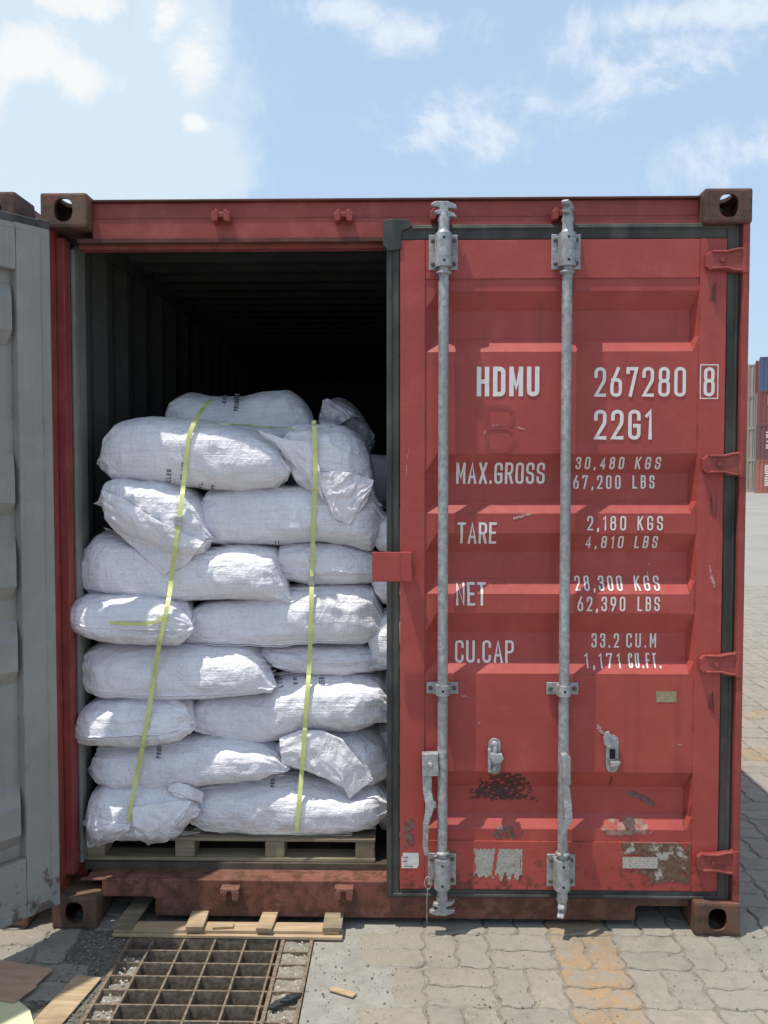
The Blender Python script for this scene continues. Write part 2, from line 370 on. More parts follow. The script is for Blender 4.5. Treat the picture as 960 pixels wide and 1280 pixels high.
def round_path(q, closed, seg=7):
    n = len(q); o = []
    for i, (x, y, r) in enumerate(q):
        if r <= 0 or (not closed and i in (0, n-1)): o.append(Vector((x, y))); continue
        a = Vector(q[(i-1) % n][:2]); b = Vector((x, y)); c = Vector(q[(i+1) % n][:2])
        r1 = min(r, (a-b).length*.5 if q[(i-1) % n][2] > 0 else (a-b).length*.98); r2 = min(r, (c-b).length*.5 if q[(i+1) % n][2] > 0 else (c-b).length*.98)
        r1 = r2 = min(r1, r2)
        p0 = b+(a-b).normalized()*r1; p2 = b+(c-b).normalized()*r2
        for s_ in range(seg+1):
            u = s_/seg; o.append((1-u)**2*p0*1.0+2*u*(1-u)*(b*.92+(p0+p2)*.04)+u*u*p2)
    # remove duplicates
    r_ = [o[0]]
    for p in o[1:]:
        if (p-r_[-1]).length > 1e-5: r_.append(p)
    if closed and (r_[0]-r_[-1]).length < 1e-5: r_.pop()
    return r_
def stroke_mesh(mb, paths, t, place, step=.004, lift=.00015, cols=3):
    """place(u, v, k) -> xyz ; k = stroke index for tiny lifts"""
    for k, (pp, closed) in enumerate(paths):
        pts = [Vector(p) for p in pp]; n = len(pts)
        if n < 2: continue
        if not closed:
            pts[0] = pts[0]+(pts[0]-pts[1]).normalized()*t*.48; pts[-1] = pts[-1]+(pts[-1]-pts[-2]).normalized()*t*.48
        miter = []
        for i in range(n):
            a = pts[i-1] if (i > 0 or closed) else None; c = pts[(i+1) % n] if (i < n-1 or closed) else None
            d1 = (pts[i]-a).normalized() if a is not None else None; d2 = (c-pts[i]).normalized() if c is not None else None
            if d1 is None: d1 = d2
            if d2 is None: d2 = d1
            n1 = Vector((-d1.y, d1.x)); n2 = Vector((-d2.y, d2.x)); m_ = (n1+n2)
            m_ = m_.normalized() if m_.length > .2 else n1
            sc = 1/max(.62, m_.dot(n1)); miter.append(m_*sc*t/2)
        segs = range(n if closed else n-1); rows = []
        for i in segs:
            a, b = pts[i], pts[(i+1) % n]; m1, m2 = miter[i], miter[(i+1) % n]
            ns = max(1, int((b-a).length/step))
            for s_ in range(ns):
                u = s_/ns; rows.append((a.lerp(b, u), m1.lerp(m2, u)))
        if not closed: rows.append((pts[-1], miter[-1]))
        vs = []
        for p, m_ in rows:
            for c in range(cols+1):
                w = p+m_*(c/cols*2-1); vs.append(place(w.x, w.y, k % 3*lift+.0005*len(vs)/(len(rows)*(cols+1))))
        nr = len(rows); C1 = cols+1; fs = []
        for i in range(nr if closed else nr-1):
            j = (i+1) % nr
            for c in range(cols): fs.append((i*C1+c, i*C1+c+1, j*C1+c+1, j*C1+c)[::-1])
        mb.add(vs, fs)

# ------------------------------------------------------------------ shipping container
HW = 1.219; H = 2.591; LEN = 6.058
YD = .030                       # y of the door's outer skin
DEP = .036
PX0, PX1 = P(531, 700, YD)[0], P(870, 700, YD)[0]
RECS = []
for a, b, c, d in ((363, 388, 422, 439), (567, 591, 626, 642), (667, 690, 724, 743), (767, 791, 824, 843), (966, 984, 1017, 1038)):
    RECS.append((P(800, a, YD)[2], P(800, b, YD+DEP)[2], P(800, c, YD+DEP)[2], P(800, d, YD)[2]))
def prof(z):
    for a, b, c, d in RECS:
        if z >= a or z <= d: continue
        if z > b: return DEP*(a-z)/(a-b)
        if z >= c: return DEP
        return DEP*(z-d)/(c-d)
    return 0.
DX0, DX1 = P(500, 700, YD)[0], P(903, 700, YD)[0]
DZ1, DZ0 = P(700, 299, YD)[2], P(700, 1113, YD)[2]
MZ1, MZ0 = P(700, 348, YD)[2], P(700, 1052, YD)[2]
def surf_y(x, z):
    p = prof(z) if PX0 < x < PX1 else 0
    if PX0 < x < PX1: p *= min(1, (x-PX0)/.042, (PX1-x)/.020)
    return YD+p+(.004 if (PX0 < x < PX1 and MZ0 < z < MZ1) else 0)

def strokes_on(text, px0, px1, py0, py1, t, parent, name='marking', mat=None, gap=None, dome=0):
    a = P(px0, py1, YD); b = P(px1, py0, YD)
    mb = MB()
    def place(u, v, l):
        x = a[0]+u; z = a[2]+v
        return (x, surf_y(x, z)-.0014-l-dome, z)
    stroke_mesh(mb, glyph_paths(text, b[0]-a[0], b[2]-a[2], t, gap), t, place)
    o = mb.build(name, mat or WHITEP, parent); return o

def bracket(mb, x, z0, z1, big=True, yb=None):
    y0 = YD-.001; yc = BARY
    w = .050 if big else .056
    mb.box(x-w, x+w, y0-.007, y0, z0, z1, 0, .002)
    if big:
        mb.tube([(x, yc, z0+.004), (x, yc, z1-.004)], .029, 20)
        mb.box(x-.029, x+.029, yc, y0-.006, z0+.006, z1-.006)
    else:
        mb.tube([(x, yc, z0+.003), (x, yc, z1-.003)], .0245, 20)
        mb.box(x-.0245, x+.0245, yc, y0-.006, z0+.004, z1-.004)
    zs = (z0+.020, z1-.020) if big else ((z0+z1)/2,)
    bb = []
    for zz in zs:
        for sx in (-1, 1): bb.append((x+sx*(w-.014), y0-.007, zz))
    return bb
BARY = -.006
def rivet(mb, p, r=.008, h=.006, mi=0):
    mb.tube([(p[0], p[1]+.001, p[2]), (p[0], p[1]-h*.6, p[2]), (p[0], p[1]-h, p[2])], [r, r, r*.55], 10, mi)
def cam_mb(x, z, up=1, turn=0, s=1.):
    """forged locking cam at a bar end: neck, collar and a hooked anvil plate"""
    mb = MB(); yc = BARY
    q = lambda dz: z+up*dz
    mb.tube([(x, yc, q(-.012)), (x, yc, q(.0)), (x, yc, q(.006)), (x, yc, q(.016)), (x, yc, q(.035)), (x, yc, q(.048)), (x, yc, q(.062)), (x, yc, q(.075))],
            [.024, .027, .021, .019, .0185, .021, .016, .015], 18)
    hook = [(-.012, .050), (.010, .050), (.022, .056), (.044, .054), (.034, .068), (.014, .074), (.014, .084), (.044, .083), (.040, .096), (.012, .107),
            (-.030, .106), (-.046, .098), (-.042, .089), (-.018, .086), (-.016, .078), (-.034, .074), (-.030, .064), (-.014, .062)]
    c, s_ = math.cos(turn), math.sin(turn)
    sub = MB(); sub.prism([(a*s, b) for a, b in hook], -.011, .011)
    vs = [(x+v[0]*c-v[1]*s_, yc+v[0]*s_+v[1]*c, q(v[2])) for v in sub.v]
    fs = sub.f if up > 0 else [f[::-1] for f in sub.f]
    mb.add(vs, fs); return mb

def make_door(root, mirror=False, inner=GREY):
    """right-hand leaf in container coordinates; mirror=True flips x afterwards"""
    mb = MB()
    # corrugated skin: fine in z along the fold lines, outer and inner face
    zs = sorted({MZ1, MZ0} | {z for r_ in RECS for z in r_})
    xs = [PX0-.004, PX0, PX0+.042, (PX0+PX1)/2, PX1-.020, PX1, PX1+.004]
    T = .004
    for side, off in ((0, .004), (1, .004+T)):
        vs = []
        for z in zs:
            for i, x in enumerate(xs):
                e = 0 if i in (0, 1, 5, 6) else 1
                vs.append((x, YD+off+prof(z)*e, z))
        n = len(xs); fs = []
        for j in range(len(zs)-1):
            for i in range(n-1):
                q4 = (j*n+i, j*n+i+1, (j+1)*n+i+1, (j+1)*n+i)
                for f in ((q4[0], q4[1], q4[2]), (q4[0], q4[2], q4[3])): fs.append(f if side == 0 else f[::-1])
        mb.add(vs, fs, side)
    # frame: four hollow sections, outer skins red, inner skins grey (thin plate 2 mm proud)
    FD = .042
    def member(x0, x1, z0, z1, out=(0, 0, 0, 0)):
        mb.box(x0, x1, YD, YD+.0072, z0, z1, 0, .002); mb.box(x0+.0005, x1-.0005, YD+.0074, YD+FD, z0+.0005, z1-.0005, 1, .003)
        if mirror and any(out): mb.box(x0-out[0], x1+out[1], YD+.0245, YD+FD-.003, z0-out[2], z1+out[3], 1, .002)
    member(DX0, PX0, DZ0, DZ1, (.040, 0, .03, .022)); member(PX1, DX1, DZ0, DZ1, (0, .036, .03, .022))
    member(PX0+.001, PX1-.001, MZ1, DZ1-.001, (0, 0, 0, .020)); member(PX0+.001, PX1-.001, DZ0+.001, MZ0, (0, 0, .030, 0))
    d = mb.build('door', [RED, inner], root)
    # gasket: hollow rubber frame around the leaf
    g = MB(); gw = .047; y0, y1 = YD+.004, YD+(.022 if mirror else .030)
    GX0, GX1, GZ0, GZ1 = DX0-gw, DX1+.050, DZ0-.036, DZ1+gw+.012
    g.box(GX0, DX0-.001, y0, y1, GZ0, GZ1, 0, .006); g.box(DX1+.001, GX1, y0, y1, GZ0, GZ1, 0, .006)
    g.box(DX0-.002, DX1+.002, y0+.002, y1, DZ1+.001, GZ1-.004, 0, .006); g.box(DX0-.002, DX1+.002, y0+.002, y1, GZ0+.002, DZ0-.001, 0, .006)
    # ridge line of the lip
    for (a, b) in (((GX0+.014, GZ0+.01), (GX0+.014, GZ1-.01)), ((GX1-.014, GZ0+.01), (GX1-.014, GZ1-.01))):
        g.tube([(a[0], y0+.001, a[1]), (b[0], y0+.001, b[1])], .007, 8)
    for z_ in (GZ1-.018, GZ0+.014): g.tube([(GX0+.02, y0+.002, z_), (GX1-.02, y0+.002, z_)], .006, 8)
    # puckered upper corner
    g.prism([(GX0-.012, GZ1-.078), (GX0+.006, GZ1-.098), (GX0+.050, GZ1-.09), (GX0+.052, GZ1-.03), (GX0+.090, GZ1-.012), (GX0+.075, GZ1+.010), (GX0+.02, GZ1+.013), (GX0-.012, GZ1+.008)], y0-.010, y1-.002)
    g.build('gasket', RUBBER, d, .003)
    # two lock bars with cams, brackets and handles
    for bi, bx in enumerate((P(554, 600, BARY)[0], P(707, 600, BARY)[0])):
        t = MB(); zt, zb = P(bx*350+480, 292, BARY)[2], P(bx*350+480, 1106, BARY)[2]
        t.tube([(bx, BARY, zb-.01), (bx, BARY, zt+.01)], .0178, 20)
        for zc in (P(600, 341, BARY)[2], P(600, 1066, BARY)[2]): t.tube([(bx, BARY, zc-.007), (bx, BARY, zc-.003), (bx, BARY, zc+.003), (bx, BARY, zc+.007)], [.019, .0255, .0255, .019], 18)
        t.build('lock_bar', GALV, d)
        cam_mb(bx, zt, 1, R(8) if bi == 0 else R(65)).build('cam', GALV, d, .0025)
        cam_mb(bx, zb, -1, R(-4) if bi == 0 else R(72)).build('cam', GALV, d, .0025)
        for (a, b, big) in ((294, 338, True), (852, 867, False), (1066, 1106, True)):
            k = MB(); bb = bracket(k, bx, P(600, b, YD)[2], P(600, a, YD)[2], big)
            mi = k
            k2 = MB()
            r_ = k
            for q in bb: rivet(r_, q, mi=1)
            zz = [(P(600, a, YD)[2]+P(600, b, YD)[2])/2]
            if big: zz = [P(600, a, YD)[2]-.022, P(600, b, YD)[2]+.022]
            yy = BARY-(.0285 if big else .024)
            for z_ in zz: rivet(r_, (bx, yy+.001, z_), .0055, .002, 2)
            k.build('bar_bracket', [GALV, BOLT, DARK], d, .0015)
        # handle
        h = MB(); z1 = P(600, 941, BARY)[2]; z2 = P(600, 968, BARY)[2]; z3 = P(600, 1066, BARY)[2]
        if bi == 0:
            h.prism([(bx-.072, z1), (bx-.016, z1+.002), (bx-.014, z2), (bx-.070, z2-.002)], BARY-.022, BARY+.012)
            pth = [(bx-.054, BARY-.004, z2+.01), (bx-.053, BARY-.010, z2-.06), (bx-.044, BARY-.016, z2-.10), (bx-.048, BARY-.018, z2-.13), (bx-.058, BARY-.02, z2-.17), (bx-.060, BARY-.018, z3+.03), (bx-.056, BARY-.016, z3-.002)]
            for i in range(len(pth)-1):
                a, b = pth[i], pth[i+1]; w1, w2 = (.017, .015, .016, .013, .010, .009, .008)[i:i+2]
                h.add([(a[0]-w1, a[1]-.006, a[2]), (a[0]+w1, a[1]-.006, a[2]), (b[0]+w2, b[1]-.006, b[2]), (b[0]-w2, b[1]-.006, b[2]), (a[0]-w1, a[1]+.008, a[2]), (a[0]+w1, a[1]+.008, a[2]), (b[0]+w2, b[1]+.008, b[2]), (b[0]-w2, b[1]+.008, b[2])],
                      [(3, 2, 1, 0), (4, 5, 6, 7), (0, 4, 7, 3), (1, 2, 6, 5), (0, 1, 5, 4), (3, 7, 6, 2)])
            h.prism([(bx-.040, z2-.085), (bx-.024, z2-.095), (bx-.022, z2-.112), (bx-.040, z2-.118)], BARY-.02, BARY-.006)
            rivet(h, (bx-.044, BARY-.022, (z1+z2)/2), .010, .004)
        else:
            h.prism([(bx-.012, z1+.004), (bx+.004, z1+.012), (bx+.018, z1-.004), (bx+.020, z2-.02), (bx+.006, z2-.024), (bx-.008, z2)], BARY-.040, BARY-.014)
            pth = [(bx+.004, BARY-.030, z2+.0), (bx+.006, BARY-.036, z2-.05), (bx+.010, BARY-.042, z2-.10), (bx+.012, BARY-.044, z2-.14), (bx-.004, BARY-.046, z2-.19), (bx-.008, BARY-.040, z3+.02), (bx-.006, BARY-.030, z3-.004)]
            ws = (.008, .013, .014, .013, .006, .005, .005)
            for i in range(len(pth)-1):
                a, b = pth[i], pth[i+1]; w1, w2 = ws[i:i+2]
                h.add([(a[0]-w1, a[1]-.010, a[2]), (a[0]+w1, a[1]-.004, a[2]), (b[0]+w2, b[1]-.004, b[2]), (b[0]-w2, b[1]-.010, b[2]), (a[0]-w1, a[1]+.008, a[2]), (a[0]+w1, a[1]+.008, a[2]), (b[0]+w2, b[1]+.008, b[2]), (b[0]-w2, b[1]+.008, b[2])],
                      [(3, 2, 1, 0), (4, 5, 6, 7), (0, 4, 7, 3), (1, 2, 6, 5), (0, 1, 5, 4), (3, 7, 6, 2)])
        h.build('handle', GALV, d, .002)
    # handle catches
    for cx_, top, bot, typ in ((618, 922, 967, 0), (765, 918, 965, 1)):
        x = P(cx_, 940, YD)[0]; zt = P(cx_, top, YD)[2]; zb = P(cx_, bot, YD)[2]; k = MB(); w = .0215
        def stad(w_, a, b, n=8):
            return [(x+w_*math.cos(t_), b+w_*math.sin(t_)) for t_ in np.linspace(math.pi, 2*math.pi, n)]+[(x+w_*math.cos(t_), a+w_*math.sin(t_)) for t_ in np.linspace(0, math.pi, n)]
        k.prism(stad(w, zt-w, zb+w), YD-.006, YD-.0005)
        rivet(k, (x, YD-.006, zt-w), .012, .008); rivet(k, (x, YD-.006, zb+w), .012, .006)
        if typ == 0:
            k.prism([(x-.020, zt-.045), (x+.002, zt-.052), (x+.024, zt-.050), (x+.030, zt-.066), (x+.018, zt-.082), (x-.008, zt-.080), (x-.016, zt-.068)], YD-.034, YD-.014)
            k.prism([(x-.024, zt-.035), (x-.016, zt-.035), (x-.014, zt-.115), (x-.024, zt-.115)], YD-.030, YD-.005)
            k.box(x-.006, x+.006, YD-.022, YD-.004, zt-.064, zt-.030)
        else:
            k.prism([(x-.034, zt-.008), (x-.026, zt+.012), (x-.016, zt+.016), (x-.006, zt+.0), (x+.010, zt-.020), (x+.002, zt-.036), (x-.020, zt-.040), (x-.032, zt-.028)], YD-.026, YD-.010)
            k.prism([(x-.010, zb+.044), (x+.022, zb+.046), (x+.022, zb+.036), (x+.004, zb+.030), (x-.010, zb+.028)], YD-.034, YD-.006)
            k.box(x-.010, x+.010, YD-.0075, YD-.006, zt-.085, zt-.050, 1)
        k.build('handle_catch', [GALV, DARK], d, .0015)
    # hinges
    for z_ in (P(905, 324, 0)[2], P(905, 580, 0)[2], P(900, 831, 0)[2], P(900, 1080, 0)[2]):
        k = MB(); xa, xb = DX1-.078, HW-.012; hh = .040
        k.prism([(xa, z_-hh*.55), (xa+.014, z_-hh*.85), (xa+.06, z_-hh*.80), (xa+.090, z_-hh), (xb, z_-hh*1.05), (xb, z_+hh*.95), (xa+.10, z_+hh*.95), (xa+.06, z_+hh*.75), (xa+.016, z_+hh*.78), (xa, z_+hh*.45)], YD-.022, YD-.001)
        for s_ in (-1, 1): k.tube([(xa+.02, YD-.022, z_+s_*hh*.70), (xa+.07, YD-.023, z_+s_*hh*.68), (xa+.10, YD-.023, z_+s_*hh*.86), (xb-.02, YD-.023, z_+s_*hh*.9)], .0055, 8)
        k.tube([(xb-.008, YD-.012, z_-hh*1.1), (xb-.008, YD-.012, z_+hh*1.05)], .016, 12)
        k.tube([(xa+.055, YD-.021, z_), (xa+.055, YD-.026, z_)], .009, 12)
        k.build('hinge', RED2, d, .002)
    if mirror:
        for o in [d]+kids(d):
            if o.type == 'MESH':
                o.data.transform(Matrix.Scale(-1, 4, (1, 0, 0))); o.data.flip_normals()
    return d

def make_casting_mesh():
    """corner casting, front face at y=0, outer side at x=+, 162 x 178 x 118, with oval apertures (real holes)"""
    def ev(o):
        bpy.context.view_layer.update(); dg = bpy.context.evaluated_depsgraph_get(); return bpy.data.meshes.new_from_object(o.evaluated_get(dg))
    b = MB().box(-.081, .081, 0, .178, -.059, .059, 0, .010).build('casting', RUST)
    def cut(mb):
        c = mb.build('cutter', RUST); md = b.modifiers.new('b', 'BOOLEAN'); md.object = c; md.solver = 'EXACT'; md.operation = 'DIFFERENCE'
        me = ev(b); b.modifiers.clear(); b.data = me; bpy.data.objects.remove(c)
    cut(MB().box(-.068, .068, .014, .164, -.046, .046))
    def oval(w, h, axis, off=0):
        n = 28; pts = []
        for i in range(n):
            t = 2*math.pi*i/n; c, s_ = math.cos(t), math.sin(t); e = .80
            pts.append((w/2*math.copysign(abs(c)**e, c), h/2*math.copysign(abs(s_)**e, s_)))
        mb = MB(); mb.prism([(p[0]+off, p[1]) for p in pts], -.03, .05)
        if axis == 'x': mb.v = [(.04+v[1]+.02, v[0]+.089, v[2]) for v in mb.v]
        if axis == 'z': mb.v = [(v[0], v[2]+.089, .06-v[1]*1.0-.0) for v in mb.v]
        if axis in 'xz': mb.f = mb.f
        return mb
    o = oval(.066, .080, 'y'); cut(o)
    o = oval(.080, .070, 'x'); cut(o)
    o = oval(.066, .110, 'z'); cut(o)
    me = b.data.copy(); bpy.data.objects.remove(b)
    for p in me.polygons: p.use_smooth = False
    me.materials.clear(); me.materials.append(RUST)
    return me
CAST = make_casting_mesh()
def casting(root, sx, back, top):
    me = CAST.copy(); M = Matrix.Identity(4)
    if sx < 0: M = Matrix.Scale(-1, 4, (1, 0, 0)) @ M
    if back: M = Matrix.Scale(-1, 4, (0, 1, 0)) @ M
    if not top: M = Matrix.Scale(-1, 4, (0, 0, 1)) @ M
    M = Matrix.Translation((sx*(HW-.081), LEN if back else 0, H-.059 if top else .059)) @ M
    me.transform(M)
    if (sx < 0)+bool(back)+(not top) & 1: pass
    nneg = (sx < 0)+int(back)+int(not top)
    if nneg % 2: me.flip_normals()
    o = bpy.data.objects.new('corner_casting', me); S.collection.objects.link(o); o.parent = root; return o

def corrugated(mb, axis, a0, a1, b0, b1, pos, depth, pitch, flip, mi=0, sgn=1):
    """trapezoid sheet; axis 'x' = wall at x=pos running along y (a) and z (b); 'z' = roof at z=pos, folds running along x"""
    ks = [a0]; ds = [0.]; n = max(1, int(round((a1-a0)/pitch))); p = (a1-a0)/n
    for i in range(n):
        s_ = a0+i*p
        for f, d_ in ((.26, 0), (.50, 1), (.76, 1), (1., 0)): ks.append(s_+f*p); ds.append(d_)
    vs = []
    for k_, d_ in zip(ks, ds):
        for b_ in (b0, b1):
            q = pos+sgn*d_*depth
            vs.append((q, k_, b_) if axis == 'x' else (b_, k_, q))
    fs = [(2*i, 2*i+2, 2*i+3, 2*i+1) for i in range(len(ks)-1)]
    if flip: fs = [f[::-1] for f in fs]
    mb.add(vs, fs, mi)

def make_container(name, loc, rz=0, opened=False, red=RED, red2=RED2):
    root = empty(name, loc, rz)
    for sx in (-1, 1):
        for back in (False, True):
            for top in (False, True): casting(root, sx, back, top)
    zt, zb = H-.118, .118
    # door-end posts: outer channel and inner lip
    for sx in (-1, 1):
        k = MB(); X = lambda a, b: (min(sx*a, sx*b), max(sx*a, sx*b))
        k.box(*X(1.191, HW-.004), .010, .120, zb, zt, 0, .003); k.box(*X(1.160, 1.1908), .064, .122, zb+.05, zt-.02, 0, .003)
        k.build('corner_post', red2, root)
        k = MB(); k.box(*X(1.10, HW-.004), LEN-.10, LEN-.008, zb, zt, 0, .003); k.build('corner_post', red2, root)
    k = MB(); hx = HW-.162
    k.box(-hx, hx, .060, .125, 2.436, 2.515, 0, .003); k.box(-hx, hx, .066, .125, 2.5155, 2.572, 0, .003); k.build('header', red2, root)
    k = MB(); k.box(-hx-.03, hx+.03, .050, .135, 2.5725, 2.580, 0, .002); k.box(-hx-.05, hx+.05, .052, .088, P(300, 299, .052)[2], 2.4355, 0, .004); k.build('drip_rail', RUSTP, root)
    k = MB(); k.box(-hx-.06, hx+.06, .090, .130, P(300, 306, .09)[2], 2.4185, 0, .002); k.build('header_lip', red2, root)
    # keepers on header and sill
    def keeper(x, z, up, o=None):
        k = MB(); y1 = .0595
        for s_ in (-1, 1):
            k.prism([(x+s_*.030, z-.022), (x+s_*.010, z-.018), (x+s_*.008, z+.012), (x+s_*.016, z+.022), (x+s_*.034, z+.006)], y1-.045, y1)
        k.prism([(x-.026, z-.006), (x+.026, z-.006), (x+.026, z+.012), (x-.026, z+.012)] if up > 0 else [(x-.034, z+.008), (x+.034, z+.008), (x+.034, z+.020), (x-.034, z+.020)], y1-.040, y1)
        k.build('cam_keeper', red2 if up > 0 else SILLT, root, .003)
    for px_ in (278, 430): keeper(P(px_, 272, .05)[0], P(px_, 272, .05)[2], 1)
    for px_ in (288, 430): keeper(P(px_, 1115, .04)[0], P(px_, 1115, .04)[2], -1)
    for px_, sgn in ((549, 1), (700, 1)):
        keeper(P(px_, 270, .05)[0], P(px_, 270, .05)[2], 1)
    # sill with the two notches beside the castings
    na, nb = P(191, 1140, .03)[0], P(797, 1145, .03)[0]
    k = MB(); SY = .060; zs0, zs1 = P(300, 1146, SY)[2], P(300, 1100, SY)[2]; zn = P(160, 1121, SY)[2]; zn2 = P(830, 1133, SY)[2]
    poly = [(-hx, zn), (na-.008, zn), (na, zn-.008), (na, zs0), (nb, zs0), (nb, zn2-.008), (nb+.008, zn2), (hx, zn2), (hx, .1485), (hx+.08, .1485), (hx+.08, zs1), (-hx-.08, zs1), (-hx-.08, .1485), (-hx, .1485)]
    k.prism(poly, SY, SY+.018); k.build('sill', SILLM, root, .004)
    k = MB(); k.box(-hx-.06, hx+.06, SY+.0185, .165, .151, zs1-.0015, 0, .003); k.build('sill_top', SILLT, root); k = MB(); k.box(-hx+.25, hx-.25, SY+.0185, .14, .052, .149)
    k.build('sill_beam', SILLM, root)
    # longitudinal rails, cross members, floor
    for sx in (-1, 1):
        k = MB(); X = lambda a, b: (min(sx*a, sx*b), max(sx*a, sx*b))
        k.box(*X(1.150, 1.214), .179, LEN-.179, .055, .188); k.build('side_rail', red2, root)
        k = MB(); k.box(*X(1.160, 1.216), .179, LEN-.179, 2.520, 2.575); k.build('side_rail', red2, root); k = MB(); k.box(*X(1.150, 1.1595), .130, LEN-.179, 2.490, 2.56); k.build('inner_rail', INNER, root)
    k = MB()
    for i in range(18): y_ = .35+i*.32; k.box(-1.149, 1.149, y_, y_+.05, .04, .150)
    k.build('cross_member', red2, root)
    k = MB(); k.box(-1.149, 1.149, .1505, LEN-.1, .151, .180); k.build('floor_board', FLOORW, root)
    for sx in (-1, 1):
        k = MB(); corrugated(k, 'x', .120, LEN-.1, .182, 2.53, sx*1.205, .036, .278, sx < 0, 0, -sx)
        corrugated(k, 'x', .120, LEN-.1, .182, 2.53, sx*1.201, .036, .278, sx > 0, 1, -sx)
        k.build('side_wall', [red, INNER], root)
        if opened:
            k = MB(); X = lambda a, b: (min(sx*a, sx*b), max(sx*a, sx*b))
            k.box(*X(1.146, 1.162), .124, .170, .186, 2.43, 0, .006); k.box(*X(1.155, 1.164), .172, .260, .186, 2.45, 0, .002)
            k.build('inner_post', GREYP, root)
    k = MB(); corrugated(k, 'z', .125, LEN-.06, -1.165, 1.165, 2.568, .020, .205, False, 0, -1); corrugated(k, 'z', .125, LEN-.06, -1.165, 1.165, 2.562, .020, .205, True, 1, -1)
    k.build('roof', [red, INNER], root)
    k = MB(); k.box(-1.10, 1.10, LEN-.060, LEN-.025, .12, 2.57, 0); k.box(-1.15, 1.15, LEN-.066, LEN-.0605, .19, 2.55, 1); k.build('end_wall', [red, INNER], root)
    return root

main = make_container('shipping_container', (0, 0, 0), 0, True)
tag(main, 'red shipping container with its left door open and white sacks inside', 'shipping container')
rdoor = make_door(main)
ldoor = make_door(main, mirror=True)
# swing the left leaf outward about its hinge line
ANG = math.atan2(-.815, -.58)           # direction hinge -> free edge, seen from above
HXp = Vector((-(HW-.020), -.002, 0))
M_ = Matrix.Translation(HXp) @ Matrix.Rotation(ANG, 4, 'Z') @ Matrix.Translation(-Vector((-(HW-.020), .018, 0)))
ldoor.matrix_local = M_

nb_ = make_container('shipping_container', (-2.524, 0, .006), 0, False)
tag(nb_, 'dark red container close alongside on the left, hidden behind the open grey door', 'shipping container')
make_door(nb_); make_door(nb_, mirror=True)

# lettering of the right door
B = strokes_on
B('HDMU', 596, 674.5, 458, 495.5, .0155, rdoor, gap=.018)
B('267280', 743, 858, 458.5, 496, .0115, rdoor)
B('8', 879, 893.5, 459, 495.5, .0115, rdoor)
B('22G1', 742.5, 815.5, 512, 549.5, .0125, rdoor)
B('MAX.GROSS', 571, 683, 578, 605, .0085, rdoor, gap=.012)
for t_, a, b, c, d in (('30,480', 721, 782, 571, 586.5), ('KGS', 796, 828, 571, 586.5), ('67,200', 719, 779, 594, 611.5), ('LBS', 794, 822, 594, 611),
                       ('2,180', 734, 783, 645, 663), ('KGS', 797, 829, 645, 663), ('4,810', 733, 781, 670, 686), ('LBS', 795, 824, 670, 686),
                       ('28,300', 720, 780, 721, 739), ('KGS', 795, 827, 721, 739), ('62,390', 722, 782, 746, 764), ('LBS', 797, 825, 746, 764),
                       ('33.2', 742, 777, 794, 812), ('CU.M', 786, 824, 794, 812), ('1,171', 733, 778, 819, 836.5), ('CU.FT.', 788, 829, 819, 836.5)):
    B(t_, a, b, c, d, .0058, rdoor, gap=.018)
B('TARE', 572, 621, 653, 680, .0085, rdoor, gap=.010); B('NET', 570, 608, 729, 757, .0085, rdoor, gap=.012); B('CU.CAP', 569.5, 644, 803, 830.5, .0085, rdoor, gap=.012)
# box round the check digit
mb = MB(); a = P(875, 498, YD); b = P(897.5, 456, YD); y_ = YD-.0012
q = [Vector((a[0], a[2])), Vector((b[0], a[2])), Vector((b[0], b[2])), Vector((a[0], b[2]))]
stroke_mesh(mb, [(q, True)], .0035, lambda u, v, l: (u, surf_y(u, v)-.0014, v)); mb.build('marking', WHITEP, rdoor)
B('B', 607, 646, 507, 566, .013, rdoor, mat=GHOST, gap=.02, dome=-.0005)

# stickers, scuffs and torn decals on the door skin
def decal(parent, px0, px1, py0, py1, mat, shape=None, name='sticker', lift=.0008, n=None):
    a = P(px0, py1, YD); b = P(px1, py0, YD); nx = max(2, int((b[0]-a[0])/.004)); nz = max(2, int((b[2]-a[2])/.004))
    mb = MB(); vs = []; uv = []
    for j in range(nz+1):
        for i in range(nx+1):
            u, v = i/nx, j/nz; x = a[0]+(b[0]-a[0])*u; z = a[2]+(b[2]-a[2])*v
            vs.append((x, surf_y(x, z)-lift, z)); uv.append((u, v))
    fs = []
    for j in range(nz):
        for i in range(nx):
            if shape is None or shape((i+.5)/nx, (j+.5)/nz): fs.append((j*(nx+1)+i, j*(nx+1)+i+1, (j+1)*(nx+1)+i+1, (j+1)*(nx+1)+i))
    mb.add(vs, fs); o = mb.build(name, mat, parent); uvl = o.data.uv_layers.new(name='UVMap')
    li = np.empty(len(o.data.loops), int); o.data.loops.foreach_get('vertex_index', li); uvl.data.foreach_set('uv', np.array(uv)[li].ravel()); return o
